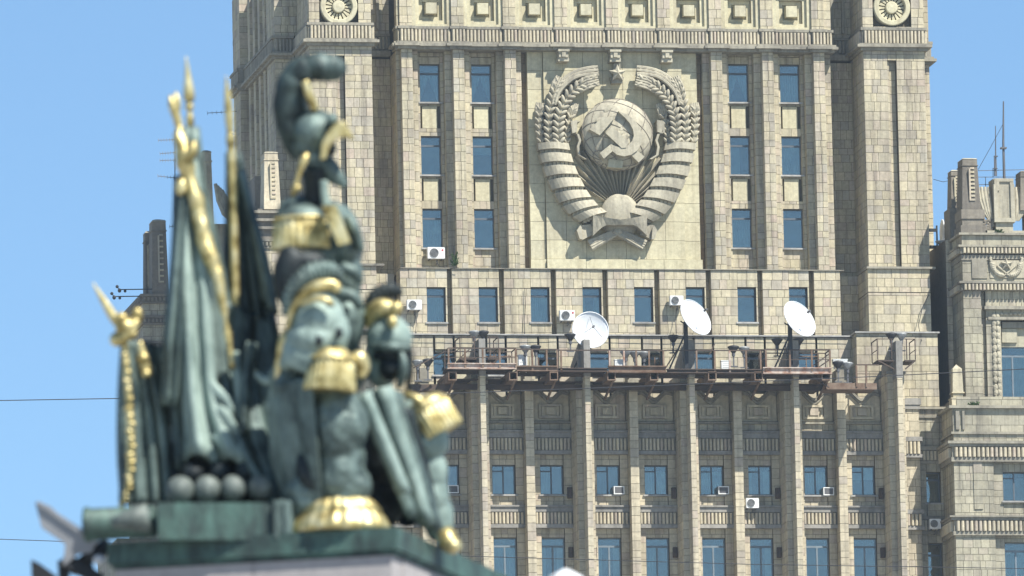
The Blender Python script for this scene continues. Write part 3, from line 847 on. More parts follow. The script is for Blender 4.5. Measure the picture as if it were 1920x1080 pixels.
# short end bay to the right of the last buttress
eb0, eb1 = gx+5*GP+.45, gx+5*GP+1.55
blk(F, eb0, eb1, YG+.1, -2.0, zLow, zg(745), 'fr', 'tile_g')
for (y0, y1, y2, y3) in ((955, 963, 986, 993), (818, 826, 851, 857)):
    q = MB(); q.box(eb0+.01, eb1+.1, YG-.18, YG+.3, zg(y1), zg(y0)); q.box(eb0+.01, eb1+.1, YG-.18, YG+.3, zg(y3), zg(y2)); q.box(eb0+.01, eb1, YG-.1, YG+.3, zg(y2)+.001, zg(y1)-.001)
    q.build('spandrel_cornice', M['soot'], F)
    q = MB(); flutes(q, eb0+.05, eb1-.02, zg(y2), zg(y1), YG-.101, .12, .2); tag(q.build('spandrel_flute', M['tile_g'], F), kind='stuff')
q = MB(); q.box(eb0+.02, eb1+.1, YG-.05, YG+.3, zg(757), zg(745)); q.box(eb0+.02, eb1+.05, YG, YG+.3, zg(765), zg(757)-.001); q.build('spandrel_cornice', M['soot'], F)
flush_tiles(F, HID)

# ------------------------------------------------------------------ right pavilion (a lower side tower)
PV = empty('side_pavilion', (X(1850, 700, -5.5), 0, 0), 'lower stone side tower with obelisk pinnacles and carved panel at the right edge', 'building')
def pz(v, Y, px=1850): return Z(v, Y, px)
ya = -5.5
x0 = X(1789, 900, ya); x1 = x0+12
WALL[PV] = MB(); WALL[PV].box(x0+.1, x1, ya+3, 14, 0, pz(775, ya+3)); WALL[PV].box(x0-2.4, x0+.2, -1.6, 14, 0, pz(775, -1.6))
W5 = X(1905, 915, ya)          # window axis
zpt = pz(766, ya)
wz = [(pz(886, ya+.5), pz(940, ya+.5)), (pz(1018, ya+.5), pz(1110, ya+.5))]
for zt_, zb_ in ((zpt, wz[0][0]), (wz[0][1]-.02, wz[1][0])):
    pass
blk(PV, x0, W5-1.15, ya, 4.5, pz(1120, ya), pz(860, ya), 'fl')
blk(PV, x0+.02, x1, ya, 4.5, pz(836, ya), pz(812, ya), 'fl'); 
blk(PV, W5-1.15, W5-.62, ya+.25, 2, pz(1120, ya), pz(860, ya), 'f'); blk(PV, W5+.62, W5+1.15, ya+.25, 2, pz(1120, ya), pz(860, ya), 'f')
blk(PV, W5-.62, W5+.62, ya+.3, 2, wz[0][0], pz(860, ya), 'f'); blk(PV, W5-.62, W5+.62, ya+.3, 2, wz[1][0], wz[0][1]-.02, 'f')
blk(PV, W5+1.15, x1, ya, 4.5, pz(1120, ya), pz(860, ya), 'f')
window(PV, W5, sum(wz[0])/2, ya+.55, 1.24, wz[0][0]-wz[0][1], 'two', 'blind'); window(PV, W5, sum(wz[1])/2, ya+.55, 1.24, wz[1][0]-wz[1][1], 'long', 'sheer')
blk(PV, x0+1.02, x0+1.5, ya-.05, ya+.1, pz(955, ya), pz(866, ya), 'fr')
for (y0, y1, y2, y3) in ((968, 976, 997, 1004), (828, 838, 858, 866)):
    q = MB(); mould(q, x0, x1, ya, 4.4, [(.14, pz(y3, ya), pz(y2, ya)), (.08, pz(y2, ya)+.001, pz(y1, ya)-.001), (.24, pz(y1, ya), pz(y1, ya)+.14), (.34, pz(y1, ya)+.141, pz(y0, ya))])
    q.build('cornice', M['trim'], PV)
    q = MB(); flutes(q, x0, x1, pz(y2, ya), pz(y1, ya), ya-.081, .13, .235); flutes(q, ya+.1, 4.3, pz(y2, ya), pz(y1, ya), x0-.081, .13, .235, face='l'); tag(q.build('cornice_flute', M['tile_g'], PV), kind='stuff')
# parapet panels above
blk(PV, x0, x1, ya, 4.5, pz(812, ya)+.01, zpt, 'fl', tw=(.9, 1.5))
q = MB()
mould(q, x0, x1, ya, 4.4, [(.2, zpt, zpt+.14)]); mould(q, x0, x1, ya, 4.4, [(.1, pz(812, ya)-.06, pz(812, ya)+.06)])
xs = x0
while xs < x1-2.8:
    for (a, b, c_, d) in ((xs+.15, xs+.35, pz(806, ya), pz(771, ya)), (xs+.5, xs+.62, pz(806, ya), pz(771, ya))): q.box(a, b, ya-.12, ya-.03, c_, d)
    xs += 4.6
q.build('parapet_moulding', M['trim'], PV)
# recess between the front block and the pavilion with a narrow window
xr0, xr1 = eb1-.2, x0+.4
Yr = -2.75
wn_ = X(1748, 915, Yr+.4); ww_ = .76
rz = [(pz(887, Yr+.4, 1748), pz(944, Yr+.4, 1748)), (pz(1020, Yr+.4, 1748), pz(1110, Yr+.4, 1748))]
zrt = pz(768, Yr)
blk(PV, xr0, wn_-ww_/2, Yr, Yr+1.2, pz(1120, Yr), zrt, 'f'); blk(PV, wn_+ww_/2, xr1+.6, Yr, Yr+1.2, pz(1120, Yr), zrt, 'f')
blk(PV, wn_-ww_/2, wn_+ww_/2, Yr, Yr+1.2, rz[0][0], zrt, 'f'); blk(PV, wn_-ww_/2, wn_+ww_/2, Yr, Yr+1.2, rz[1][0], rz[0][1]-.02, 'f')
for a, b in rz: window(PV, wn_, (a+b)/2, Yr+.4, ww_, a-b, 'tall', 'blind')
q = MB()
for (y0, y3) in ((838, 870), (968, 1002)):
    q = MB(); q.box(xr0, xr1, Yr-.2, Yr+.3, pz(y0+7, Yr, 1750), pz(y0, Yr, 1750)); q.box(xr0, xr1, Yr-.12, Yr+.3, pz(y3, Yr, 1750), pz(y3-6, Yr, 1750)); q.box(xr0, xr1, Yr-.06, Yr+.3, pz(y3-6, Yr, 1750)+.001, pz(y0+7, Yr, 1750)-.001)
    q.build('cornice', M['trim'], PV)
MB().box(xr0, xr1, Yr-.15, Yr+.5, zrt, zrt+.12).build('coping', M['trim'], PV); MB().box(xr0, xr1, Yr-.08, Yr+.3, zrt-.45, zrt-.33).build('string_course', M['trim'], PV)
q = MB()
for (y0, y3) in ((838, 870), (968, 1002)): flutes(q, xr0, xr1-.3, pz(y3-6, Yr, 1750), pz(y0+7, Yr, 1750), Yr-.061, .1, .2)
tag(q.build('cornice_flute', M['tile_g'], PV), kind='stuff')
# upper storey, set back
yu = -3.7
u0 = X(1807, 600, yu); u1 = u0+11
zu0, zu1 = zpt, pz(488, yu)
wu = X(1893, 700, yu+.4); wuz = (pz(650, yu+.4), pz(752, yu+.4))
blk(PV, u0, X(1842, 650, yu), yu, 6.5, zpt, pz(545, yu), 'fl')
uw0 = X(1858, 650, yu)
blk(PV, X(1842, 650, yu), uw0-.2, yu+.35, 4, zpt, pz(545, yu), 'f')
blk(PV, uw0-.2, uw0+.3, yu+.15, 4, zpt, pz(575, yu), 'fl'); blk(PV, uw0-.2, uw0+3.4, yu+.15, 4, pz(595, yu), pz(545, yu), 'f')
blk(PV, uw0+3.0, u1, yu+.15, 4, zpt, pz(545, yu), 'f')
q = MB(); rg = random.Random(5)
zz = zpt+.4
while zz < pz(590, yu):              # carved foliage on the jamb
    for s in (-1, 1):
        q.ball((uw0+.32+s*.1, yu+.12, zz+rg.uniform(-.05,.05)), (.12,0,s*.07), (0,.09,0), (-s*.05,0,.2), 7, 4)
    zz += .34
q.box(uw0+.05, uw0+.6, yu+.2, yu+.4, zpt, pz(585, yu)); q.build('carved_jamb', M['relief'], PV)
q = MB(); q.box(uw0-.3, u1, yu-.1, 4, pz(580, yu), pz(574, yu)); q.box(uw0-.1, u1, yu, 4, pz(599, yu), pz(594, yu)); q.box(uw0+.7, u1, yu+.3, 4, pz(613, yu), pz(602, yu))
q.build('door_head', M['trim'], PV)
q = MB()
for i in range(14): q.ball((uw0+.4+i*.24, yu+.12, pz(588, yu)), (.1,0,0), (0,.07,0), (0,0,.09), 6, 4)
q.build('carved_frieze', M['relief'], PV)
window(PV, wu+.2, (wuz[0]+wuz[1])/2, yu+.6, 2.0, wuz[0]-wuz[1], 'long', 'sheer')
q = MB(); wq = wu+.2
q.box(wq-1.1, wq+1.2, yu+.5, 4, wuz[0], pz(613, yu)); q.box(wq-.55, wq+.25, yu+.38, yu+.5, pz(640, yu), pz(614, yu)); q.build('overpanel', M['tile_w'], PV)
blk(PV, u0, u1, yu, 6.5, pz(528, yu), pz(488, yu), 'fl', tw=(.5, .9)); blk(PV, u0, u1, yu, 6.5, pz(466, yu), pz(441, yu), 'fl', tw=(.9, 1.3))
q = MB()
for (y0, y1, y2) in ((528, 545, 0), (460, 476, 0)):
    mould(q, u0, u1, yu, 6.3, [(.08, pz(y1, yu), pz(y0+4, yu)), (.22, pz(y0+4, yu)+.001, pz(y0, yu))])
mould(q, u0, u1, yu, 6.3, [(.05, pz(488, yu)-.0, pz(478, yu))])
mould(q, u0, u1, yu, 6.3, [(.16, pz(441, yu)+.001, pz(437, yu))])
q.box(u0+.5, u0+1.3, yu-.06, yu+.1, pz(522, yu), pz(484, yu)+.01)
q.build('cornice', M['trim'], PV)
q = MB(); flutes(q, u0, u1, pz(545, yu), pz(532, yu), yu-.081, .12, .2); flutes(q, u0, u1, pz(476, yu), pz(464, yu), yu-.081, .12, .2); flutes(q, yu+.1, 6.2, pz(545, yu), pz(532, yu), u0-.081, .12, .2, 'l'); flutes(q, yu+.1, 6.2, pz(476, yu), pz(464, yu), u0-.081, .12, .2, 'l')
tag(q.build('cornice_flute', M['tile_g'], PV), kind='stuff')
# carved emblem panel with star and sheaves
q = MB(); a, b = X(1856, 505, yu), X(1856, 505, yu)+3.6
q.box(a, b, yu-.05, yu+.05, pz(521, yu), pz(486, yu)); cp = q.build('carved_panel', M['relief'], PV)
cc = Vector(((a+X(1917, 505, yu))/2, yu-.08, pz(500, yu)))
def star(c, r, dep, r2=.4):
    q = MB(); P = [c+Vector((math.sin(math.pi*i/5)*(r if i % 2 == 0 else r*r2), 0, math.cos(math.pi*i/5)*(r if i % 2 == 0 else r*r2))) for i in range(10)]
    n = len(q.v); B = [p for p in P]; A = [p+Vector((0, -dep*.4, 0)) for p in P]
    q.add(B+A+[c+Vector((0, -dep, 0))], [(i, (i+1) % 10, 10+(i+1) % 10, 10+i) for i in range(10)]+[(10+i, 10+(i+1) % 10, 20) for i in range(10)])
    return q
star(cc+Vector((0,0,.12)), .34, .2).build('star', M['relief'], cp)
q = MB()
for s in (-1, 1):
    for k in range(9):
        w = k/8*1.5
        p = cc+Vector((s*(.25+.5*math.sin(w)), 0, -.45+.62*(1-math.cos(w))))
        q.ball(p, (.17,0,s*.08), (0,.12,0), (-s*.05,0,.11), 7, 4)
    q.tube([cc+Vector((s*.75,0,.1)), cc+Vector((s*.85,0,.4)), cc+Vector((s*.8,0,.5))], .09, 6)
    q.tube([cc+Vector((s*.1,0,-.45)), cc+Vector((s*-.5,0,.05))], .05, 6)
q.build('sheaf_relief', M['relief'], cp)
yo = -1.2
blk(PV, X(1744, 550, 7), X(1795, 550, 7), 7, 11, pz(760, 7), pz(462, 7), 'f')
# pinnacles and the crest block on the pavilion roof
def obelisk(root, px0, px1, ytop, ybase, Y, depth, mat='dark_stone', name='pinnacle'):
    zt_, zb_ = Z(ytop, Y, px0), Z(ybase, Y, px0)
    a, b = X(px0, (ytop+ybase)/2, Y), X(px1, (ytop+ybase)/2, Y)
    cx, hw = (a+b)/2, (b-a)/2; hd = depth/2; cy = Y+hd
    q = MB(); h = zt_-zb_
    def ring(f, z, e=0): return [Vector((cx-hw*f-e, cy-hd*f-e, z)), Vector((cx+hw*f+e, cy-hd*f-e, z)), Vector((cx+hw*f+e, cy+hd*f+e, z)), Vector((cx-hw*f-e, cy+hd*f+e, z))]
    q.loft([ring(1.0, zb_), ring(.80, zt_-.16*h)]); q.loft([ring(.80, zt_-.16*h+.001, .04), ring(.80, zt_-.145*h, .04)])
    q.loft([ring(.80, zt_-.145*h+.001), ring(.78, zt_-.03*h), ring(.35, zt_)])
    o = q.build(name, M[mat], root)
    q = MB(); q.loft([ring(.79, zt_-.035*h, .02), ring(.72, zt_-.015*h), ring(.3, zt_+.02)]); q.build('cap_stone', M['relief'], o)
    # slotted face with rungs
    q = MB()
    zs0, zs1 = zb_+.18*h, zt_-.22*h; k = 9
    for i in range(k):
        z = zs0+(zs1-zs0)*i/(k-1); f = 1-.2*(z-zb_)/h/.84
        q.box(cx-.02, cx+hw*.42, cy-hd*f-.05, cy-hd*f+.05, z, z+.09)
    q.box(cx-.10, cx-.02, cy-hd-.03, cy-hd*.8, zs0, zs1)
    q.build('slot_rung', M['tile'], o)
    return o
obelisk(PV, 1783, 1803, 317, 392, yo, 1.1); obelisk(PV, 1803, 1838, 294, 394, yu+.1, 1.5)
obelisk(PV, 1912, 1946, 318, 394, yu+.1, 1.5)
q = MB(); xa_ = X(1803, 410, yu); za_ = pz(437, yu)+.01
q.box(xa_, xa_+1.25, yu+.02, yu+1.7, za_+.75, pz(393, yu)+.01); q.box(xa_+.05, xa_+1.15, yu+.08, yu+1.7, za_+.4, za_+.749); q.box(xa_-.05, xa_+1.35, yu, yu+1.7, za_, za_+.399)
q.build('pinnacle_base', M['dark_stone'], PV); q = MB(); q.box(xa_+3.6, xa_+4.9, yu+.02, yu+1.7, za_, pz(393, yu)+.01); q.build('pinnacle_base', M['dark_stone'], PV); q = MB()
q.box(X(1780, 410, yo), X(1806, 410, yo), yo-.1, yo+1.3, pz(470, yo), pz(391, yo))
q.build('pinnacle_base', M['dark_stone'], PV)
WALL[PV].box(X(1776, 560, yo), u0, yo+.1, yo+6, zpt-4, pz(450, yo))
clad(PV, X(1776, 560, yo), u0-.02, zpt-4, pz(450, yo), yo+.08, 'f', 'tile_g')
# crest block: tall stele with stepped recess and swags either side
c0, c1 = X(1864, 380, yu), X(1903, 380, yu); zc_ = pz(334, yu); zb_ = pz(416, yu); cm = (c0+c1)/2
q = MB()
q.box(c0, c1, yu+.1, yu+1.3, zb_, pz(345, yu)); 
q.prism([Vector((cm-.52, 0, pz(345, yu)+.001)), Vector((cm+.52, 0, pz(345, yu)+.001)), Vector((cm+.55, 0, zc_)), Vector((cm-.55, 0, zc_))], (0, yu+.12, 0), (0, yu+1.3, 0))
q.box(c0+.1, c1-.1, yu+.15, yu+1.3, zb_-.45, zb_-.001); q.box(c0-.5, c1+.5, yu+.0, yu+1.4, pz(437, yu)+.01, zb_-.451)
q.box(c0+.0, c0+.2, yu+.0, yu+.1, zb_, pz(345, yu)); q.box(c1-.22, c1, yu+.0, yu+.1, zb_, pz(345, yu)); q.box(c0+.2, c1-.22, yu+.0, yu+.1, zb_, zb_+.22); q.box(cm-.5, cm-.25, yu+.02, yu+.119, pz(357, yu), zc_); q.box(cm-.25, cm+.5, yu+.02, yu+.119, pz(340, yu), zc_); q.box(cm+.32, cm+.52, yu+.02, yu+.119, pz(357, yu), pz(341, yu))
q.build('crest_stele', M['relief'], PV)
for s, e in ((-1, c0), (1, c1)):
    q = MB()
    for k in range(4):
        o_ = .14+.14*k
        q.tube([(e+s*o_*1.3, yu+.5, pz(348, yu)), (e+s*o_*1.25, yu+.35, pz(372, yu)), (e+s*(o_*.9), yu+.3, pz(396, yu)), (e+s*(.02+o_*.35), yu+.3, pz(412, yu))], (.08,.11,.11,.05), 7)
    q.build('swag', M['relief'], PV)
q = MB(); zr = pz(437, yu)
for i in range(60):
    q.ball((xa_+1.3+random.uniform(-.1,.45), yu+.3, zr+.2+random.uniform(0,.55)), (.09,0,.03), (0,.09,0), (0,0,.09), 6, 4)
q.build('carved_rubble', M['dark_stone'], PV)
# small obelisk standing on the lower parapet
o_y = ya+.4
q = MB(); a, b = X(1786, 720, o_y), X(1806, 720, o_y); cm2 = (a+b)/2; hw = (b-a)/2; zb2 = zpt+.14
def rg_(f, z): return [Vector((cm2-hw*f, o_y+hw-hw*f, z)), Vector((cm2+hw*f, o_y+hw-hw*f, z)), Vector((cm2+hw*f, o_y+hw+hw*f, z)), Vector((cm2-hw*f, o_y+hw+hw*f, z))]
zq = pz(682, o_y, 1796)
q.loft([rg_(1.25, zb2), rg_(1.25, zb2+.42)]); q.loft([rg_(1.35, zb2+.421), rg_(1.35, zb2+.48)]); q.loft([rg_(.9, zb2+.481), rg_(.95, zb2+.72)]); q.loft([rg_(1.2, zb2+.721), rg_(1.15, zb2+.78)]); q.loft([rg_(1.0, zb2+.781), rg_(.86, zq-.25), rg_(.02, zq)])
q.build('parapet_obelisk', M['tile'], PV)
blk(PV, x0+.3, x1, ya+.3, 2, zpt+.14, pz(742, ya), 'f', tw=(.9,1.3))
flush_tiles(PV, HID, swap={'tile': 'tile_w'})

# ------------------------------------------------------------------ left wing pinnacles seen beyond the statue
LW = empty('far_side_tower', (X(400, 640, 16), 20, 0), 'dark far side tower with obelisk pinnacles rising behind the sculpture', 'building')
yl = 14.0
def lz(v, Y=yl): return Z(v, Y, 400)
a, b = X(268, 600, yl), X(530, 600, yl)
blk(LW, a, a+2.1, yl, yl+7, lz(730), lz(565), 'fl', 'tile_w'); blk(LW, a+2.1, b, yl+.6, yl+7, lz(730), lz(560), 'f', 'tile_g')
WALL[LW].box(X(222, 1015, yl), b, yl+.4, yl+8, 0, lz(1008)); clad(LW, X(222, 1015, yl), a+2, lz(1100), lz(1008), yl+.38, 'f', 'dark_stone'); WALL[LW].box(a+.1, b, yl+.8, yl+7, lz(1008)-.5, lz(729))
q = MB()
for v in (552, 592, 640): mould(q, a, a+2.1, yl, yl+6.5, [(.12, lz(v+5), lz(v)), (.02, lz(v+14), lz(v+5)-.001), (.1, lz(v+18), lz(v+14)-.001)])
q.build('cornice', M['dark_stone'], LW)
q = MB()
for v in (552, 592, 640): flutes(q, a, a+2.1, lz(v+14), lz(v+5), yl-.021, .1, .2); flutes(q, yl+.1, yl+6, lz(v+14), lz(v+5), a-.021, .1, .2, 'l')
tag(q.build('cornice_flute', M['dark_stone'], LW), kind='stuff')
obelisk(LW, 272, 288, 432, 560, yl+1.5, 1.0); obelisk(LW, 284, 316, 409, 556, yl, 1.5)
obelisk(LW, 378, 400, 280, 420, yl+3, 1.2, 'tile_g')
yn = 0.0
c0_, c1_ = X(482, 500, yn), X(540, 500, yn)
blk(LW, c0_, c1_, yn, yn+3, lz(720, yn), lz(452, yn), 'fl', 'tile_g')
q = MB()
for v in (395, 410, 425, 448, 515): mould(q, c0_, c1_, yn, yn+2.9, [(.12, Z(v+5, yn, 510), Z(v, yn, 510))])
for v in (452, 519): mould(q, c0_, c1_, yn, yn+2.9, [(.08, Z(v+14, yn, 510), Z(v+10, yn, 510))])
q.build('cornice', M['trim'], LW)
q = MB()
for v in (452, 519): flutes(q, c0_, c1_, Z(v+10, yn, 510), Z(v+1, yn, 510), yn-.021, .1, .2)
tag(q.build('cornice_flute', M['trim'], LW), kind='stuff')
obelisk(LW, 494, 526, 282, 392, yn, 1.4, 'tile_g'); 
q = MB(); q.box(X(484, 420, yn), c1_, yn+.1, yn+2.8, Z(450, yn, 510), Z(391, yn, 510)); q.build('pinnacle_base', M['dark_stone'], LW); q = MB(); q.box(X(478, 350, yn+3), X(494, 350, yn+3), yn+3, yn+5, Z(420, yn+3, 490), Z(330, yn+3, 490)); q.build('roof_block', M['dark_stone'], LW)
q = MB(); q.box(X(372, 400, yl+4), X(482, 400, yl+4), yl+4, yl+6, lz(560), Z(420, yl+4, 440)); q.build('roof_block', M['tile_g'], LW)
q = MB()
for k in range(4): q.tube([at(404+4*k, 345+4*k, yl+3), at(410+5*k, 375, yl+2.8), at(420+6*k, 400, yl+2.6), at(436+4*k, 418, yl+2.6)], (.1,.14,.14,.06), 7)
q.build('swag', M['tile_g'], LW)
clad(LW, a+.0, b, lz(1008), lz(730), yl+.78, 'f', 'tile_w', (.6,1.0)); clad(LW, yl+.8, yl+7, lz(1008), lz(730), a+.08, 'l', 'tile_w', (.6,1.0)); clad(LW, yl+.4, yl+8, lz(1100)-8, lz(1008), X(222, 1015, yl)-.01, 'l', 'tile_w', (.6,1.0))
flush_tiles(LW, lambda x, y: 320 < x < 480 or x > 520, 200)
# ------------------------------------------------------------------ carved coat of arms
E0 = empty('coat_of_arms', (X(1157, 300, YP), YP, zPb), 'carved stone emblem of globe with hammer and sickle in a wheat wreath', 'emblem')
REL = M['relief']
def E(zx, zy, dep):
    return at(980+zx/2.572, 80+zy/2.572, YP-dep)
def eprism(mb, poly, d0, d1):
    n = len(poly)
    A = [E(x, y, d0) for x, y in poly]; B = [E(x, y, d1) for x, y in poly]
    # parallax-free extrusion: straight along Y from the front outline
    A = [Vector((b.x, YP-d0, b.z)) for b in B]
    mb.loft([A, B]); return mb
U = 1/2.572/35.6       # metres per zoom pixel
# backing hollow inside the wreath
gc = E(455, 445, .45); gr = 174*U
def gpt(lat, lon, k=1.0):
    # globe tilted to the right
    v = Vector((math.cos(lat)*math.sin(lon), -math.cos(lat)*math.cos(lon), math.sin(lat)))
    v = Matrix.Rotation(R(28), 3, 'Y') @ (Matrix.Rotation(R(-30), 3, 'X') @ v)
    return gc+Vector((v.x*gr*k, v.y*gr*.44*k, v.z*gr*k)), v
q = MB(); q.ball(gc+Vector((0,.0,0)), (gr,0,0), (0,gr*.44,0), (0,0,gr), 40, 24); q.box(gc.x-gr*.6, gc.x+gr*.6, gc.y, YP+.05, gc.z-gr*.6, gc.z+gr*.6)
globe = q.build('globe', REL, E0, True)
q = MB()
def line(fn, n=48):
    seg = []
    for i in range(n+1):
        p, v = fn(i/n)
        if v.y < .12: seg.append(p)
        else:
            if len(seg) > 2: q.tube(seg, .022, 5)
            seg = []
    if len(seg) > 2: q.tube(seg, .022, 5)
for k in range(12): line(lambda t, k=k: gpt(-1.45+2.9*t, 2*math.pi*k/12, 1.004))
for k in range(-3, 4): line(lambda t, k=k: gpt(k*.4, 2*math.pi*t, 1.004), 72)
q.build('graticule', M['dark_stone'], globe)
q = MB(); rg = random.Random(11)
for (la, lo, n) in ((-.35, -.55, 12), (-.7, .1, 8)):     # low land masses
    q = MB()
    for i in range(n):
        p, v = gpt(la+rg.gauss(0,.14), lo+rg.gauss(0,.2), 1.0)
        q.ball(p, (rg.uniform(.12,.26),0,.05), (0,.045,0), (0,0,rg.uniform(.1,.22)), 8, 5)
    q.build('continent', REL, globe)
# sickle and hammer
outer = [(462,330),(500,345),(535,368),(562,402),(578,445),(574,485),(555,518),(525,540),(490,548),(455,540),(432,522)]
inner = [(418,506),(452,508),(485,512),(512,502),(532,478),(540,448),(534,412),(515,384),(490,360)]
q = MB()
pl_o = [(462,330),(500,345),(535,368),(562,402),(578,445),(574,485),(555,518),(525,540),(490,548),(455,540),(432,522)]
pl_i = [(468,338),(494,362),(517,388),(532,418),(537,448),(528,474),(508,494),(484,503),(458,502),(436,494),(425,488)]
for i in range(len(pl_o)-1):
    eprism(q, [pl_o[i], pl_o[i+1], pl_i[i+1], pl_i[i]], .6, 1.48)
eprism(q, [(432,524),(424,490),(372,532),(392,560)], .6, 1.48)
q.build('sickle', M['relief'], globe)
q = MB()
eprism(q, [(322,418),(385,358),(446,358),(408,405),(372,446)], .6, 1.48)
eprism(q, [(400,436),(432,404),(512,478),(500,506),(478,508)], .6, 1.52)
eprism(q, [(522,540),(552,520),(588,550),(560,578)], .6, 1.40)
q.build('hammer', M['relief'], globe)
eprism(MB(), [(415,560),(485,570),(480,605),(410,600)], .6, 1.06).build('map_slab', M['cream'], globe)
# star
star(E(455, 150, .45), 44*U, .35, .45).build('star', REL, E0)
q = MB(); eprism(q, [(440,100),(470,100),(474,150),(436,150)], -.05, .45); eprism(q, [(425,165),(490,165),(480,195),(430,195)], -.05, .45); q.build('star_bracket', REL, E0)
# rising sun and rays
q = MB(); sc_ = E(470, 838, .25)
q.ball(sc_, (98*U,0,0), (0,.5,0), (0,0,110*U), 28, 14); q.build('sun', REL, E0, True)
for k in range(19):
    w = R(33+114*k/18)
    L = 340 if 50 < 33+114*k/18 < 130 else 300
    d = Vector((math.cos(w), 0, math.sin(w))); t = Vector((-d.z, 0, d.x))
    c = E(470, 815, .0)
    p0, p1 = c+d*70*U, c+d*L*U
    q = MB(); h0, h1 = .05, .17
    A = [p0-t*h0, p0+t*h0, p0+Vector((0,-.28,0))]; B = [p1-t*h1, p1+t*h1, p1+Vector((0,-.42,0))]
    q.loft([A, B]); q.build('sun_ray', REL, E0)
# wreath ribbons and ears, mirrored about the axis
AX = 456.0
def mir(p, s): return (p[0], p[1]) if s < 0 else (2*AX-p[0], p[1])
def spl(P, t):
    n = len(P)-1; f = min(max(t, 0), 1)*n; i = min(int(f), n-1); u = f-i
    p0 = P[max(i-1,0)]; p1 = P[i]; p2 = P[i+1]; p3 = P[min(i+2,n)]
    return tuple(.5*((2*b)+(c-a)*u+(2*a-5*b+4*c-d)*u*u+(3*b-a-3*c+d)*u**3) for a, b, c, d in zip(p0, p1, p2, p3))
OUT = [(72,485),(88,560),(118,650),(160,740),(222,822),(290,870)]
INN = [(222,485),(240,560),(272,640),(315,720),(362,780),(415,822)]
for s in (-1, 1):
    nb = 7
    for k in range(nb):
        t0, t1 = k/nb, (k+.70)/nb
        q = MB(); rings = []
        for j in range(9):
            u = j/8
            bul = .32+.62*math.sin(math.pi*(.12+.76*u))
            sag = 16*math.sin(math.pi*u)
            pts = []
            for t in (t0, t1):
                o, i_ = spl(OUT, t), spl(INN, t)
                x, y = o[0]+(i_[0]-o[0])*u, o[1]+(i_[1]-o[1])*u - sag*.5
                pts.append(mir((x, y), s))
            f0, f1 = E(*pts[0], bul), E(*pts[1], bul+.04)
            rings.append([f0, f1, Vector((f1.x, YP, f1.z)), Vector((f0.x, YP, f0.z))])
        q.loft(rings); q.build('ribbon_band', REL, E0)
        q = MB()
        for j in range(1, 8):
            u = j/8; t = (k+.85)/nb
            o, i_ = spl(OUT, t), spl(INN, t)
            x, y = o[0]+(i_[0]-o[0])*u, o[1]+(i_[1]-o[1])*u-8*math.sin(math.pi*u)
            dep = .18+.55*math.sin(math.pi*(.12+.76*u))
            p = E(*mir((x, y), s), dep); q.box(p.x-.09, p.x+.09, p.y, YP, p.z-.13, p.z+.13)
        q.build('stalk', REL, E0)
    ears = [([(90,482),(82,420),(80,360),(84,304)], 42, .45), ([(132,482),(126,410),(132,320),(152,240),(178,180)], 50, .75),
            ([(176,482),(172,410),(184,330),(222,256),(282,204),(352,182)], 58, .95), ([(212,482),(214,430),(226,370),(246,305)], 42, .55),
            ([(150,300),(172,240),(214,190),(270,158),(352,142)], 40, .6)]
    for (P, wd, dep) in ears:
        L = sum(math.dist(P[i], P[i+1]) for i in range(len(P)-1))
        n = max(4, int(L/27)); q = MB()
        stem = [E(*mir(spl(P, i/14), s), dep*.55) for i in range(15)]
        q.tube(stem, [wd*U*.34]*12+[wd*U*.28, wd*U*.2, wd*U*.1], 8)
        q.tube([Vector((v.x, YP-.05, v.z)) for v in stem], wd*U*.4, 6)
        ear = q.build('wheat_ear', REL, E0)
        for i in range(n):
            t = (i+.4)/n
            c = spl(P, t); c2 = spl(P, min(1, t+.05)); c1 = spl(P, max(0, t-.05))
            dx, dy = c2[0]-c1[0], c2[1]-c1[1]; ll = math.hypot(dx, dy) or 1; dx, dy = dx/ll, dy/ll
            for sd in (-1, 1):
                nx, ny = -dy*sd, dx*sd
                g0 = (c[0]-dx*10+nx*wd*.05, c[1]-dy*10+ny*wd*.05); g1 = (c[0]+dx*15+nx*wd*.46, c[1]+dy*15+ny*wd*.46)
                a, b = E(*mir(g0, s), dep*.75), E(*mir(g1, s), dep*.78)
                ax = (b-a)*.62; mid = (a+b)/2; sid = ax.cross(Vector((0,1,0))).normalized()
                q = MB(); q.ball(mid, sid*wd*U*.17, (0,.16,0), ax, 8, 6); q.build('wheat_grain', REL, ear, True)
        # awns at the tip
        q = MB()
        c = spl(P, 1); c1 = spl(P, .9); dx, dy = c[0]-c1[0], c[1]-c1[1]; ll = math.hypot(dx, dy); dx, dy = dx/ll, dy/ll
        for k in range(-2, 3):
            a = spl(P, .72); e = (c[0]+dx*14-dy*k*wd*.2, c[1]+dy*14+dx*k*wd*.2); a = (a[0]-dy*k*wd*.22, a[1]+dx*k*wd*.22)
            mid_ = spl(P, .88); mid_ = (mid_[0]-dy*k*wd*.22, mid_[1]+dx*k*wd*.22)
            q.tube([E(*mir(a, s), dep*.7), E(*mir(mid_, s), dep*.85), E(*mir(e, s), dep*.8)], (.05,.085,.05), 6)
        q.build('awn', REL, ear)
    for j, off in enumerate((0, 15, 29)):
        q = MB(); q.tube([E(*mir(spl([(128+off,300),(150+off*.9,232+off*.3),(206+off*.5,168+off*.8),(272,132+off),(362,116+off*1.1)], i/12), s), .5+.1*j) for i in range(13)], [.06]+[.1]*11+[.07], 6)
        q.build('awn', REL, E0)
    # loose ribbon ends beside the globe
    q = MB()
    pts = [(268,378),(240,385),(236,430),(262,440),(272,470),(262,500),(268,540),(300,560)] 
    rings = []
    for (x, y) in pts:
        p = E(*mir((x, y), s), .75); rings.append([p, p+Vector((0,0,-.02))+Vector((.12,0,0)), Vector((p.x+.12, YP, p.z)), Vector((p.x, YP, p.z))])
    q.loft(rings); 
    x, y = 248, 408; 
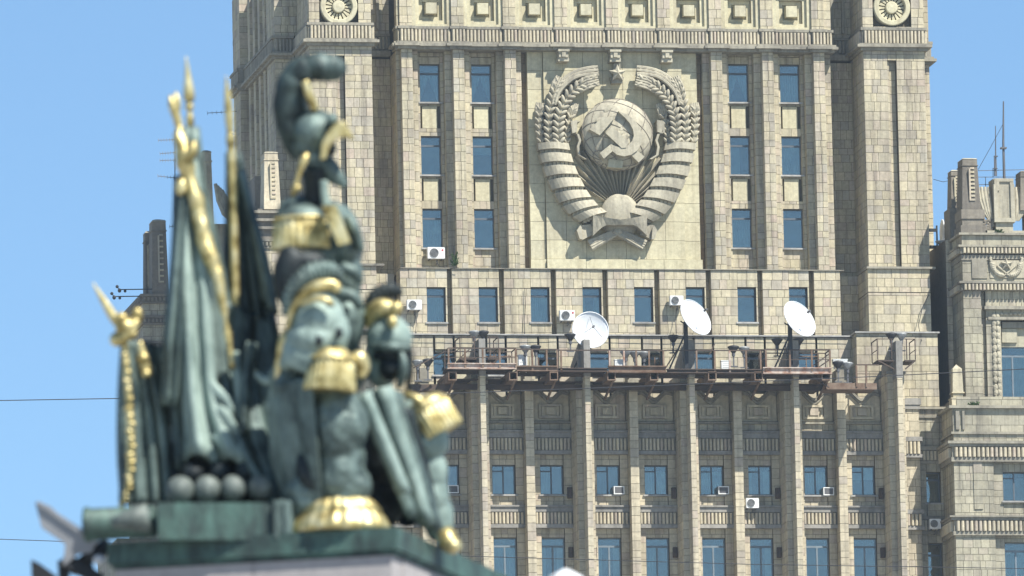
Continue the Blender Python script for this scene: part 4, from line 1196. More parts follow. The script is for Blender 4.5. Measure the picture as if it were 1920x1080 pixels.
    q.prism([E(*mir(v, s), .8) for v in ((232,378),(264,372),(262,430),(240,436))], (0,0,0), (0,.5,0))
    q.build('ribbon_end', REL, E0)
    # folded tails and crossed stalks at the foot
    q = MB()
    eprism(q, [mir(v, s) for v in ((262,905),(278,880),(330,876),(345,925),(318,935),(290,950),(275,945))], .05, .55)
    eprism(q, [mir(v, s) for v in ((262,905),(278,880),(285,892),(290,950),(275,945))], .0, .75); q.build('ribbon_tail', REL, E0)
    for j in range(4):
        q = MB(); o_ = -18+12*j
        q.tube([E(*mir((470+o_*.3, 905+o_*.2), s), .5+.05*j), E(*mir((400+o_*.4, 940+o_*.6), s), .5), E(*mir((325+o_*.5, 978+o_*.9), s), .42)], .12, 7)
        q.build('stalk', REL, E0)
# central ribbon banner
q = MB(); rings = []; n = 12
for i in range(n+1):
    u = i/n; x = 340+260*u
    arch = math.sin(math.pi*u)
    d = 1.0+.25*arch
    zt_, zb_ = 845-14*abs(u-.5)*2+8*arch, 915-52*min(1, arch*1.6)+16
    a, b = E(x, zt_, d), E(x, zb_, d-.15)
    rings.append([a, b, Vector((b.x, YP, b.z)), Vector((a.x, YP, a.z))])
q.loft(rings); q.build('ribbon_banner', REL, E0)

# ------------------------------------------------------------------ rusty platform carrying the dishes
PF = empty('steel_platform', at(1200, 690, -6.6), 'long rusted steel gantry platform with railings between the buttress tops', 'platform')
yp0, yp1 = -6.8, -5.6
def P(px, py, Y=yp0): return at(px, py, Y)
def beam(mb, xa, xb, yt, yb, Y, th=.12, flange=True):
    a, b = P(xa, yt, Y), P(xb, yb, Y)
    zt_, zb_ = P((xa+xb)/2, yt, Y).z, P((xa+xb)/2, yb, Y).z
    mb.box(a.x, b.x, Y, Y+th, zb_+.05, zt_-.05)
    if flange: mb.box(a.x-.02, b.x+.02, Y-.1, Y+th+.08, zt_-.049, zt_); mb.box(a.x-.02, b.x+.02, Y-.1, Y+th+.08, zb_, zb_+.049)
segs = [(838, 968, 681, 692, 'rust_pale'), (968, 1045, 686, 696, 'rust'), (1045, 1140, 690, 697, 'rust_dark'), (1140, 1250, 686, 699, 'rust'), (1250, 1430, 692, 700, 'rust_dark'), (1430, 1560, 689, 701, 'rust_pale')]
for k, (xa, xb, yt, yb, mt) in enumerate(segs):
    q = MB(); beam(q, xa+1, xb-1, yt, yb, yp0-(.12 if k in (0, 3, 5) else 0)); q.build('edge_beam', M[mt], PF)
    # deck of steel plates
    a, b = P(xa, yb), P(xb, yb); z = P((xa+xb)/2, yb).z
    nn = max(1, round((b.x-a.x)/1.2))
    for i in range(nn):
        MB().box(a.x+(b.x-a.x)*i/nn+.01, a.x+(b.x-a.x)*(i+1)/nn-.01, yp0+.13, yp1, z+.06, z+.085).build('deck_plate', M['rust_dark'], PF)
        MB().box(a.x+(b.x-a.x)*i/nn+.01, a.x+(b.x-a.x)*(i+1)/nn-.01, yp1+.05, -1.9, z-.35, z-.32).build('deck_plate', M['rust_dark'], PF)
    q = MB(); q.box(a.x, b.x, yp1-.1, yp1, z-.1, z+.055); q.build('rear_beam', M['rust_dark'], PF)
zd = P(1200, 700).z
q = MB(); a, b = P(1552, 716), P(1647, 716); q.box(a.x, b.x, yp0+.4, yp0+.5, P(1600, 728).z, P(1600, 716).z); q.box(a.x, b.x, yp0+.51, yp1+1, P(1600, 728).z+.05, P(1600, 728).z+.08); q.build('edge_beam', M['rust'], PF)
q = MB(); a, b = P(775, 716), P(850, 716); q.box(a.x, b.x, yp0+1.4, yp0+1.5, P(800, 725).z, P(800, 713).z); q.box(a.x, b.x, yp0+1.51, yp1+1, P(800, 725).z, P(800, 725).z+.04); q.build('edge_beam', M['rust_dark'], PF)
# long girders underneath, seen dark against the shaded wall
q = MB(); a, b = P(850, 712), P(1560, 712)
for (dy, yy, h) in ((.36, -5.2, .28),):
    q.box(a.x, b.x, yy, yy+.16, zd-dy-h, zd-dy)
q.build('girder', M['rust_dark'], PF)
# cantilever channels reaching out toward the viewer
for px_ in (848, 962, 1038, 1146, 1226, 1335, 1422, 1548):
    p = P(px_, 705, -6.8); q = MB(); w = .22
    q.box(p.x-w, p.x+w, -6.9, -3.4, p.z+.16, p.z+.22); q.box(p.x-w, p.x+w, -6.9, -3.4, p.z-.24, p.z-.18)
    q.box(p.x-w, p.x-w+.05, -6.9, -3.4, p.z-.18, p.z+.16); q.box(p.x+w-.05, p.x+w, -6.9, -3.4, p.z-.18, p.z+.16)
    q.bar((p.x+.1, -6.8, p.z-.2), (p.x+.1, -4.2, p.z-.85), .1)
    q.build('cantilever', M['rust'], PF)
# railings: every post and rail of a panel is separate steel
def rail(xa, xb, ytop, ybot, posts, Y=yp0, mids=(.5,), mt='rust_dark', back=None):
    q = MB()
    a, b = P(xa, ytop, Y), P(xb, ytop, Y); zt_ = P((xa+xb)/2, ytop, Y).z; zb_ = P((xa+xb)/2, ybot, Y).z
    q.bar((a.x, Y, zt_), (b.x, Y, zt_), .06)
    for m_ in mids: q.bar((a.x, Y, zb_+(zt_-zb_)*m_), (b.x, Y, zb_+(zt_-zb_)*m_), .035)
    if back:
        for e in (a, b):
            q.bar((e.x, Y, zt_), (e.x, Y+back, zt_), .05); q.bar((e.x, Y+back, zt_), (e.x, Y+back, zb_), .05)
        q.bar((a.x, Y+back, zt_), (b.x, Y+back, zt_), .05)
    q.build('handrail', M[mt], PF)
    for px_ in posts:
        x = P(px_, (ytop+ybot)/2, Y).x
        MB().box(x-.045, x+.045, Y-.05, Y+.03, zb_-.1, zt_-.02).build('rail_post', M['rust' if (int(px_) % 3) else 'rust_pale'], PF)
rail(841, 967, 653, 688, (841, 872, 905, 937, 967), yp0-.14, back=1.2)
rail(968, 1046, 655, 692, (998, 1025, 1045), yp0, ())
rail(1046, 1250, 657, 694, (1052, 1143, 1170, 1193, 1217, 1244), yp0-.05, ())
rail(1250, 1428, 657, 694, (1306, 1340, 1368, 1399, 1426), yp0, ())
rail(1431, 1556, 656, 692, (1436, 1481, 1522, 1556), yp0-.14, back=1.2)
rail(1606, 1648, 684, 722, (1606, 1624), yp0+.4, (.55,))
for (xa, ya_, xb, yb_) in ((1522, 688, 1554, 664), (1536, 688, 1556, 674), (1555, 727, 1520, 703), (1248, 690, 1270, 655), (1530, 727, 1560, 700), (858, 676, 880, 655), (775, 690, 842, 655), (1330, 665, 1340, 645)):
    q = MB(); q.bar(P(xa, ya_, yp0+.3), P(xb, yb_, yp0+.3), .06); q.build('brace', M['rust_dark'], PF)
q = MB(); rg = random.Random(9)
for px_ in (930, 955, 1228, 1238, 1512, 1535, 920, 1010):       # angle iron uprights and cable boxes on the deck
    a = P(px_, 690, yp0+.9); q.bar(a, a+Vector((0,0,rg.uniform(.5,1.0))), .05)
for px_ in (922, 948, 1500, 1520):
    a = P(px_, 668, yp0+.9); q.box(a.x-.35, a.x+.35, a.y, a.y+.06, a.z-.03, a.z+.03)
q.build('angle_frame', M['rust'], PF)

# walkway cages on the buttress tops
for (px_, s) in ((896, 0), (1690, 0)):
    bx = min(bigs, key=lambda v: abs(v-X(px_, 650, YF)))
    C_ = empty('walkway_cage', (bx, -4.6, zFin-1.0), 'small railed steel walkway cage on the buttress top %s' % ('nearest the sculpture' if px_ < 1000 else 'at the right end of the platform'), 'walkway', 'railed cages on the buttress tops')
    for sd in (-1, 1):
        xi, xo = bx+sd*.30, bx+sd*(1.15 if sd < 0 else .85)
        z0, z1 = zFin-.95, zFin+.12
        MB().box(min(xi,xo), max(xi,xo), -6.0, -4.6, z0-.1, z0-.02).build('deck_plate', M['rust_dark'], C_)
        q = MB()
        for (x, y) in ((xo, -6.0), (xo, -4.6), (xi+sd*.1, -6.0)): q.bar((x, y, z0), (x, y, z1), .05)
        q.bar((xo, -6.0, z1), (xi, -6.0, z1), .045); q.bar((xo, -6.0, z1), (xo, -4.6, z1), .045); q.bar((xo, -6.0, z0+.5), (xo, -4.6, z0+.5), .03)
        q.bar((xo, -6.0, z0-.05), (xi, -6.0, z0-.5), .07)
        q.build('handrail', M['rust_dark'], C_)

# ------------------------------------------------------------------ satellite dishes
def dish(px_, py_, Y, dia, nrm, label, feed, mast):
    c = at(px_, py_, Y)
    D = empty('satellite_dish', (c.x, Y+.5, mast), label, 'dish', 'white satellite dishes on the platform')
    n = Vector(nrm).normalized(); a = n.cross(Vector((0,0,1))).normalized(); b = n.cross(a)
    r = dia/2; q = MB(); rings = []
    for i in range(9):
        rr = max(r*i/8, .002); h = .28*r*(i/8)**2
        rings.append([c+n*(h-.1*r)+a*rr*math.cos(2*math.pi*k/36)+b*rr*math.sin(2*math.pi*k/36) for k in range(36)])
    for i in range(8, -1, -1):
        rr = max(r*i/8, .002); h = .28*r*(i/8)**2-.04
        rings.append([c+n*(h-.1*r)+a*rr*math.cos(2*math.pi*k/36)+b*rr*math.sin(2*math.pi*k/36) for k in range(36)])
    q.loft(rings); q.build('reflector', M['dish'], D, True)
    q = MB(); q.tube([c+n*(.18*r)+a*r*math.cos(2*math.pi*k/36)+b*r*math.sin(2*math.pi*k/36) for k in range(37)], .028, 6); q.build('rim', M['dish'], D)
    f = c+n*(r*.85)
    q = MB()
    for k in range(feed): q.tube([c+a*r*.75*math.cos(2.1*k+.5)+b*r*.75*math.sin(2.1*k+.5)+n*.1*r, f], .012, 5)
    if feed: q.build('feed_strut', M['steel'], D)
    q = MB(); q.tube([f-n*.05, f+n*.16], .06, 8); q.build('feed_horn', M['steel'], D)
    q = MB(); p = c-n*(.1*r+.2)
    q.ball(p, (.16,0,0), (0,.16,0), (0,0,.16), 8, 6); q.bar(p-n*.05, p-n*.35, .16)
    e = p-n*.3; q.bar(e+Vector((0,0,.15)), (e.x, e.y, mast), .2)
    q.bar(e+Vector((0,0,-.4)), (e.x-.9, e.y, mast), .08)
    for s in (-.6, .6): q.bar(p+a*s*r-n*.05, e, .05)
    q.build('mount', M['black_steel'], D)
dz_ = P(1200, 690).z
dish(1106, 620, -5.2, 1.90, (.04, -1, .10), 'hollow white satellite dish facing the viewer with tripod feed struts', 3, dz_)
dish(1300, 598, -6.9, 2.06, (.56, -.74, .40), 'sunlit white satellite dish turned aside, nearer the centre on the gantry', 2, dz_)
dish(1495, 601, -6.9, 2.06, (.52, -.78, .40), 'sunlit white satellite dish turned aside, nearer the right end of the gantry', 2, dz_)
# dish on the gap between tower and side pavilion
q0 = at(1767, 437, 1.5)
D4 = empty('satellite_dish', (q0.x, 1.5, q0.z-.6), 'small edge-on white satellite dish between the tower and the side pavilion', 'dish', 'small dishes between the towers')
q = MB(); q.ball(q0, (.09,0,.02), (0,.6,0), (0,0,.75), 14, 9); q.build('reflector', M['dish'], D4, True)
q = MB(); q.bar((q0.x-.3, 1.5, q0.z+.4), (q0.x-.3, 1.5, q0.z-1.2), .08); q.bar((q0.x-1.6, 1.5, q0.z+.15), (q0.x-.3, 1.5, q0.z+.15), .16); q.bar((q0.x-1.6, 1.5, q0.z-.75), (q0.x+.2, 1.5, q0.z-.75), .16); q.build('mount', M['black_steel'], D4)
q1 = at(1771, 452, 1.2)
D5 = empty('satellite_dish', (q1.x, 1.2, q1.z-.3), 'small upturned grey dish below the edge-on dish beside the pavilion', 'dish', 'small dishes between the towers')
q = MB(); q.lathe(q1-Vector((0,0,.1)), [(.02,-.14),(.3,-.08),(.5,.06),(.5,.09),(.28,0),(.02,-.05)], 16); q.build('reflector', M['dish'], D5, True)
q = MB(); q.bar(q1-Vector((0,0,.2)), q1-Vector((0,0,1.6)), .08); q.build('mount', M['black_steel'], D5)

# ------------------------------------------------------------------ bowl lamps on the gantry
def bowl(px_, py_, Y, dark, label, stem=.55, r=.30):
    c = at(px_, py_, Y)
    B = empty('bowl_lamp', (c.x, c.y, c.z-stem), label, 'lamp', 'bowl lamps along the gantry')
    q = MB(); q.lathe(c, [(.05,-.26),(.10,-.24),(r*.6,-.12),(r,.04),(r*1.03,.08),(r*.96,.09),(r*.7,.13),(.02,.17)], 16); q.build('bowl', M['lamp_dark' if dark else 'lamp_grey'], B, True)
    q = MB(); q.tube([c-Vector((0,0,.25)), c-Vector((0,0,.42))], .09, 8); q.bar(c-Vector((0,0,.4)), c-Vector((0,0,stem)), .07); q.bar(c-Vector((.2,0,stem)), c+Vector((.2,0,-stem)), .06); q.build('bracket', M['steel'], B)
lamps = [(889,625,1,0,'pale bowl lamp on the cage of the buttress nearest the sculpture'),(906,625,1,1,'dark bowl lamp on the cage of the buttress nearest the sculpture'),
 (985,652,0,0,'pale bowl lamp on bent stem above the white box on the gantry'),(1004,652,0,1,'dark bowl lamp beside the white box on the gantry'),
 (1069,630,1,1,'dark bowl lamp left of the hollow dish'),(1173,662,0,0,'pale bowl lamp, first of three standing close together'),(1190,663,0,0,'pale bowl lamp, middle of three standing close together'),(1207,664,0,0,'pale bowl lamp, last of three standing close together'),
 (1262,633,1,1,'dark bowl lamp left of the middle turned dish mast'),(1375,653,0,1,'dark bowl lamp of the pair between the two turned dishes'),(1395,655,0,0,'pale bowl lamp of the pair between the two turned dishes'),
 (1457,639,1,1,'dark bowl lamp left of the last turned dish'),(1497,639,1,1,'dark bowl lamp under the last turned dish'),(1671,629,1,1,'dark bowl lamp on the cage at the gantry right end'),(1690,629,1,0,'pale bowl lamp on the cage at the gantry right end'),
 (1571,682,0,1,'dark bowl lamp on the short pilaster beyond the gantry end'),(1589,684,0,0,'pale bowl lamp on the short pilaster beyond the gantry end'),
 (783,680,0,0,'pale bowl lamp just right of the gilded helmet'),(802,678,0,1,'dark bowl lamp just right of the gilded helmet')]
for (x, y, k, d, lb) in lamps: bowl(x, y, -6.2 if not k else -5.6, d, lb, .95 if not k else .8)

# ------------------------------------------------------------------ air conditioners and boxes
def aircon(px_, py_, Y, w, h, label, badge=False, grp='outdoor air conditioner units on the facade'):
    c = at(px_, py_, Y); d = .34
    A = empty('air_conditioner', (c.x, Y+d+.15, c.z-h/2), label, 'air conditioner', grp)
    q = MB(); e = .02
    q.box(c.x-w/2+e, c.x+w/2-e, Y, Y+d, c.z-h/2, c.z+h/2); q.box(c.x-w/2, c.x+w/2, Y+.02, Y+d-.01, c.z-h/2+e, c.z+h/2-e); q.build('casing', M['white'], A)
    q = MB(); fc = Vector((c.x-w*.12, Y-.005, c.z)); r = h*.38
    q.lathe(fc, [(r,0),(r,.02),(.01,.02)], 20, (1,0,0), (0,0,1), (0,-1,0)); q.build('fan_disc', M['grille'], A)
    q = MB()
    for k in range(6):
        rr = r*(1-k/6)
        q.tube([fc+Vector((rr*math.cos(2*math.pi*i/18), -.03, rr*math.sin(2*math.pi*i/18))) for i in range(19)], .008, 4)
    q.build('fan_grille', M['lamp_grey'], A)
    if badge:
        q = MB(); q.lathe((c.x+w*.36, Y-.001, c.z+h*.24), [(.05,0),(.05,.01),(.01,.012)], 12, (1,0,0), (0,0,1), (0,-1,0)); q.build('badge', M['red'], A)
    q = MB()
    for s in (-.35, .35): q.bar((c.x+s*w, Y+.02, c.z-h/2-.03), (c.x+s*w, Y+.75, c.z-h/2-.03), .05)
    q.tube([(c.x+w*.1, Y+d, c.z-h/2+.1), (c.x+w*.1, Y+d-.05, c.z-h/2-.2), (c.x+w*.05, Y+.7, c.z-h/2-.25)], .025, 6)
    q.build('bracket', M['steel'], A)
aircon(818, 474, .45, .92, .60, 'white air conditioner with red badge under the lowest tower window', True)
aircon(777, 571, -1.25, .78, .52, 'white air conditioner on the pier just right of the dark crested helmet')
aircon(1064, 591, -1.25, .80, .54, 'white air conditioner with red badge left of the hollow dish', True)
aircon(1269, 563, -1.25, .72, .50, 'white air conditioner above and left of the middle turned dish')
aircon(1411, 943, YG-.62, .68, .52, 'white air conditioner hanging under a front block window', False)
aircon(1754, 982, Yr-.62, .6, .52, 'white air conditioner on the recessed wall at the right', False)
for (px_, py_, w, h, lb) in ((980, 678, .45, .62, 'small white equipment box standing on the gantry left part'), (1160, 682, .42, .35, 'pale equipment box on the gantry right of the hollow dish'), (1361, 685, .5, .42, 'pale louvred box on the gantry between the turned dishes'), (1575, 679, .75, .22, 'long white box on the short pilaster at the gantry end')):
    c = at(px_, py_, -6.0)
    q = MB(); q.box(c.x-w/2, c.x+w/2, -6.1, -5.8, c.z-h/2, c.z+h/2); q.box(c.x-w/2-.02, c.x+w/2+.02, -6.12, -5.78, c.z+h/2+.001, c.z+h/2+.04)
    for k in range(3): q.box(c.x-w*.35, c.x+w*.35, -6.115, -6.101, c.z-h*.3+k*h*.25, c.z-h*.3+k*h*.25+.03)
    for s in (-1, 1): q.box(c.x+s*w*.4-.03, c.x+s*w*.4+.03, -6.0, -5.9, c.z-h/2-.25, c.z-h/2)
    o = q.build('equipment_box', M['white'], None, loc=(c.x, -6, c.z-h/2)); tag(o, lb, 'box', 'equipment boxes on the gantry')
for (px_, py_, lb) in ((850, 917, 'boxy window air conditioner just right of the gilded epaulette'), (1161, 919, 'boxy window air conditioner below the hollow dish'), (1357, 919, 'boxy window air conditioner below and right of the middle turned dish'), (1554, 921, 'boxy window air conditioner nearest the right end buttress')):
    c = at(px_, py_, YG-.25); w, h = .56, .42
    A = empty('window_air_conditioner', (c.x, YG+.3, c.z-h/2), lb, 'air conditioner', 'window air conditioners in the front block')
    q = MB(); q.box(c.x-w/2, c.x+w/2, YG-.2, YG+.3, c.z-h/2, c.z+h/2); q.build('casing', M['lamp_grey'], A)
    q = MB(); y0_ = YG-.24
    q.box(c.x-w/2, c.x-w/2+.05, y0_, YG-.201, c.z-h/2, c.z+h/2); q.box(c.x+w/2-.05, c.x+w/2, y0_, YG-.201, c.z-h/2, c.z+h/2); q.box(c.x-w/2+.05, c.x+w/2-.05, y0_, YG-.201, c.z-h/2, c.z-h/2+.05); q.box(c.x-w/2+.05, c.x+w/2-.05, y0_, YG-.201, c.z+h/2-.05, c.z+h/2); q.build('front_frame', M['white'], A)
    MB().box(c.x-w/2+.05, c.x+w/2-.05, y0_+.02, YG-.201, c.z-h/2+.05, c.z+h/2-.05).build('grille', M['grille'], A)

# ------------------------------------------------------------------ weeds, antennas and cables
def weed(px_, py_, Y, r, n, lb, tall=1.0):
    c = at(px_, py_, Y); q = MB(); rg = random.Random(int(px_))
    for i in range(n):
        a = rg.uniform(0, 6.28); e = c+Vector((math.cos(a)*r*rg.random(), math.sin(a)*r*.5*rg.random(), r*tall*rg.uniform(.1,1.6)))
        q.bar(c, e, .012)
        for k in range(5):
            p = c.lerp(e, rg.uniform(.4,1)); u = Vector((rg.gauss(0,1), rg.gauss(0,1), rg.gauss(0,1))).normalized()*.07; v = u.cross(Vector((.3,.5,.8))).normalized()*.035
            q.add([p-u, p+v, p+u, p-v], [(0,1,2,3)])
    o = q.build('weed', M['leaf'], None, loc=c); tag(o, lb, 'plant')
weed(853, 498, -.3, .3, 30, 'green weed growing on the ledge beside the window air conditioner', 1.6)
weed(1826, 762, ya-.05, .35, 26, 'green weed tuft on the parapet of the right pavilion beside the small obelisk', .5)
weed(1874, 437, yu-.05, .28, 18, 'small green weed on the cornice below the crest stele', .5)
def whip(px_, y0, y1, Y, w, lb, extra=None):
    a, b = at(px_, y1, Y), at(px_-1.5, y0, Y); q = MB()
    h = (b.z-a.z)
    q.tube([a, a+Vector((0,0,h*.45)), b], (w, w*.8, w*.45), 6)
    q.box(a.x-w*2, a.x+w*2, Y-w*2, Y+w*2, a.z+h*.38, a.z+h*.40)
    if extra: extra(q, a, b)
    o = q.build('antenna_mast', M['steel'], None, loc=a); tag(o, lb, 'antenna', 'roof antennas')
whip(1883, 190, 334, yu+1.0, .075, 'tall dark antenna mast on the crest block of the right pavilion')
whip(1868, 236, 330, yu+1.2, .045, 'thin whip antenna left of the tall antenna mast')
whip(1866, 295, 330, yu+.8, .06, 'short thick antenna stub at the foot of the thin whip antenna')
def wire(name, pts, w, lb, cat='cable', grp=None):
    q = MB(); q.tube(pts, w, 5); o = q.build(name, M['wire'], None, loc=pts[0]); tag(o, lb, cat, grp)
wire('guy_wire', [at(1834, 318, yu+1), at(1858, 275, yu+1), at(1881, 232, yu+1)], .014, 'thin guy wire from the tall obelisk pinnacle to the antenna mast')
wire('guy_wire', [at(1750, 336, 3), at(1768, 341, 3), at(1783, 338, 3)], .016, 'sagging cable from the tower to the left obelisk pinnacle')
q = MB()
for (xa, ya_, xb, yb_) in ((1834, 332, 1930, 332), (1834, 346, 1862, 346), (1848, 332, 1848, 352), (1834, 320, 1930, 318), (1862, 318, 1862, 332)):
    q.bar(at(xa, ya_, yu+1.4), at(xb, yb_, yu+1.4), .03)
o = q.build('roof_railing', M['steel'], None, loc=at(1848, 352, yu+1.4)); tag(o, 'thin roof railing behind the crest stele of the right pavilion', 'railing')
def yagi(px0, px1, py0, py1, Y, lb, n=7, mast=None):
    a, b = at(px0, py0, Y), at(px1, py1, Y); q = MB(); q.bar(a, b, .03)
    for i in range(n):
        p = a.lerp(b, i/(n-1)); q.bar(p-Vector((0,.05,.10)), p+Vector((0,.05,.10)), .018)
    if mast: q.bar(at(mast, py1-18, Y), at(mast, 562 if mast < 400 else 425, Y), .05)
    o = q.build('yagi_antenna', M['steel'], None, loc=a); tag(o, lb, 'antenna', 'yagi antennas left of the tower')
yagi(297, 328, 263, 262, 14.5, 'topmost yagi antenna poking out left of the gilded staff', 7, 328)
yagi(300, 330, 288, 286, 14.5, 'second yagi antenna from the top left of the gilded staff')
yagi(300, 330, 301, 300, 14.5, 'third yagi antenna from the top left of the gilded staff')
yagi(296, 332, 330, 334, 14.5, 'lowest yagi antenna left of the gilded staff')
yagi(389, 458, 212, 208, 14.5, 'long yagi antenna between the two gilded spears', 9, 430)
yagi(318, 334, 425, 424, 14.5, 'yagi antenna right of the dark far obelisks, upper one', 4, 333)
for (x, y, lb) in ((224, 543, 'upper bracket lamp on a long arm left of the dark far tower'), (214, 556, 'lower bracket lamp on a long arm left of the dark far tower')):
    q = MB(); c = at(x, y, 14.0); e = at(268, y-1, 14.0)
    q.bar(c, (e.x+.5, e.y, e.z), .05); q.ball(c+Vector((0,0,-.05)), (.1,0,0), (0,.1,0), (0,0,.12), 8, 5); q.ball(c+Vector((-.12,0,.16)), (.09,0,0), (0,.09,0), (0,0,.09), 8, 5); q.bar(c, c+Vector((-.12,0,.14)), .04)
    q.ball(c+Vector((.3,0,-.08)), (.08,0,0), (0,.08,0), (0,0,.08), 8, 5)
    o = q.build('bracket_lamp', M['black_steel'], None, loc=(e.x, e.y, e.z)); tag(o, lb, 'lamp', 'bracket lamps on the far tower')
wy = -60.0
wire('overhead_wire', [at(-6000, 880, wy), at(-500, 758, wy), at(0, 751, wy), at(228, 747, wy), at(830, 738, wy), at(1160, 726, wy), at(1640, 706, wy), at(1920, 692, wy), at(2500, 660, wy), at(8000, 320, wy)], .022, 'upper black overhead wire crossing in front of the building', 'wire', 'overhead wires')
wire('overhead_wire', [at(-6000, 940, wy), at(-500, 1000, wy), at(0, 1011, wy), at(225, 1019, wy), at(880, 1043, wy), at(1400, 1058, wy), at(1920, 1066, wy), at(2500, 1070, wy), at(8000, 1000, wy)], .018, 'lower black overhead wire near the bottom windows', 'wire', 'overhead wires')

def cable(pts, lb, w=.018): wire('facade_cable', [at(*p) for p in pts], w, lb, 'cable', 'loose cables on the facade')
cable([(984, 540, -.85), (985, 575, -.85), (983, 600, -.85), (984, 628, -.95)], 'dark cable hanging down the channel left of the window air conditioner by the hollow dish')
cable([(818, 489, .2), (824, 500, .1), (846, 503, -.9), (860, 502, -.95)], 'loose cable trailing from the air conditioner under the lowest tower window')
cable([(777, 585, -1.0), (781, 602, -.95), (779, 628, -1.0), (790, 630, -1.65)], 'cable dropping from the air conditioner beside the dark crested helmet')
cable([(1269, 577, -1.0), (1266, 600, -.95), (1268, 628, -1.65)], 'cable dropping from the air conditioner behind the middle turned dish')
cable([(760, 631, -1.68), (900, 633, -1.68), (1050, 630, -1.68), (1250, 634, -1.68), (1420, 631, -1.68), (1600, 634, -1.68)], 'long slack cable running along the ledge over the gantry', .014)
cable([(1728, 640, -2.7), (1722, 610, -1.9), (1730, 575, -1.8), (1742, 552, -1.8)], 'thin cable looping over the corner pier at the right')
# ------------------------------------------------------------------ bronze trophy on its pedestal, 80 m from the camera
D0 = 80.0
HR = Vector((math.cos(YAW), -math.sin(YAW), 0)); HF = Vector((math.sin(YAW), math.cos(YAW), 0))
def S(px, py, d=0.0):
    """point at distance 80 m + d from the camera, on the ray of the photograph's (px, py)"""
    k = (D0+d)/FPX
    return EYE + (FWD*FPX + RIGHT*(px-960.0) + UP*(540.0-py))*k
PXM = D0/FPX            # metres per pixel there
RV, UV, DV = RIGHT*PXM, UP*PXM, FWD*PXM
# pedestal, turned 15 degrees
BETA = R(15)
pu = -HR*math.cos(BETA)+HF*math.sin(BETA)       # along the front face to the left
pv = HR*math.sin(BETA)+HF*math.cos(BETA)        # along the right face, away
corner = S(743, 988, -.75)
Lu, Lv, HS = 2.08, 2.95, .15
def slab(mb, c, u0, u1, v0, v1, z0, z1):
    P = []
    for z in (z0, z1):
        P += [c+pu*u0+pv*v0+Vector((0,0,z)), c+pu*u1+pv*v0+Vector((0,0,z)), c+pu*u1+pv*v1+Vector((0,0,z)), c+pu*u0+pv*v1+Vector((0,0,z))]
    mb.add(P, [(0,1,2,3),(4,7,6,5),(0,4,5,1),(1,5,6,2),(2,6,7,3),(3,7,4,0)])
PD = empty('pedestal', (corner.x, corner.y, 0), 'grey granite pedestal with a verdigris bronze ledge under the trophy', 'pedestal')
q = MB(); slab(q, corner, 0, Lu, 0, Lv, -HS, 0); slab(q, corner, .025, Lu-.025, .025, Lv-.025, -HS-.03, -HS-.001); q.build('bronze_ledge', M['bronze_slab'], PD)
zz = -HS-.032
q = MB(); slab(q, corner, .05, Lu-.05, .05, Lv-.05, -corner.z, zz-.004); q.build('stone_core', M['granite'], PD)
k = 0
while zz > -5:
    for uu in range(2):
        a, b = .045+(Lu-.09)*uu/2, .045+(Lu-.09)*(uu+1)/2
        q = MB(); slab(q, corner, a+.004, b-.004, .04, .3, zz-.9, zz-.006); q.build('granite_block', M['granite'], PD)
    for vv in range(2):
        a, b = .31+(Lv-.35)*vv/2, .31+(Lv-.35)*(vv+1)/2
        q = MB(); slab(q, corner, .04, .3, a+.004, b-.004, zz-.9, zz-.006); q.build('granite_block', M['granite'], PD)
    zz -= .906

ST = empty('bronze_trophy', tuple(corner+pu*1.0+pv*1.2), 'green bronze trophy of plumed helmets, armour and furled banners with gilded details', 'sculpture')
def smooth(mb, name, mat, parent=None, fuse=0, disp=0.0, ds=.12, soft=4):
    o = mb.build(name, M[mat], parent or ST, True)
    if fuse:
        md = o.modifiers.new('fuse', 'REMESH'); md.mode = 'VOXEL'; md.voxel_size = fuse; md.use_smooth_shade = True
        sm = o.modifiers.new('soften', 'SMOOTH'); sm.factor = .5; sm.iterations = soft
    if disp:
        t = bpy.data.textures.get('casting') or bpy.data.textures.new('casting', 'CLOUDS'); t.noise_scale = ds
        dm = o.modifiers.new('cast', 'DISPLACE'); dm.texture = t; dm.strength = disp; dm.mid_level = .5; dm.texture_coords = 'GLOBAL'
    return o
def sb_(mb, px, py, d, rx, ry, rd=None, rot=0, nu=18, nv=12):
    """ellipsoid: pixel radii rx, ry, depth radius rd (pixels)"""
    rd = rx if rd is None else rd
    c, s = math.cos(R(rot)), math.sin(R(rot))
    mb.ball(S(px, py, d), (RV*c+UV*s)*rx, DV*rd, (UV*c-RV*s)*ry, nu, nv)
def st_(mb, pts, n=12, flat=1.0, ridges=0, ramp=0.0, rip=0, ra=.1):
    """tube through (px, py, d, r px)"""
    m_ = []
    # resample smoothly
    N = max(2, (len(pts)-1)*5, rip*6)
    for i in range(N+1):
        p = spl(pts, i/N)
        m_.append((p[0], p[1], p[2], p[3]*(1+ra*(abs(math.sin(math.pi*rip*i/N))-.6)) if rip else p[3]))
    mb.tube([S(p[0], p[1], p[2]) for p in m_], [max(p[3], .5)*PXM for p in m_], n, flat, FWD, ridges, ramp)
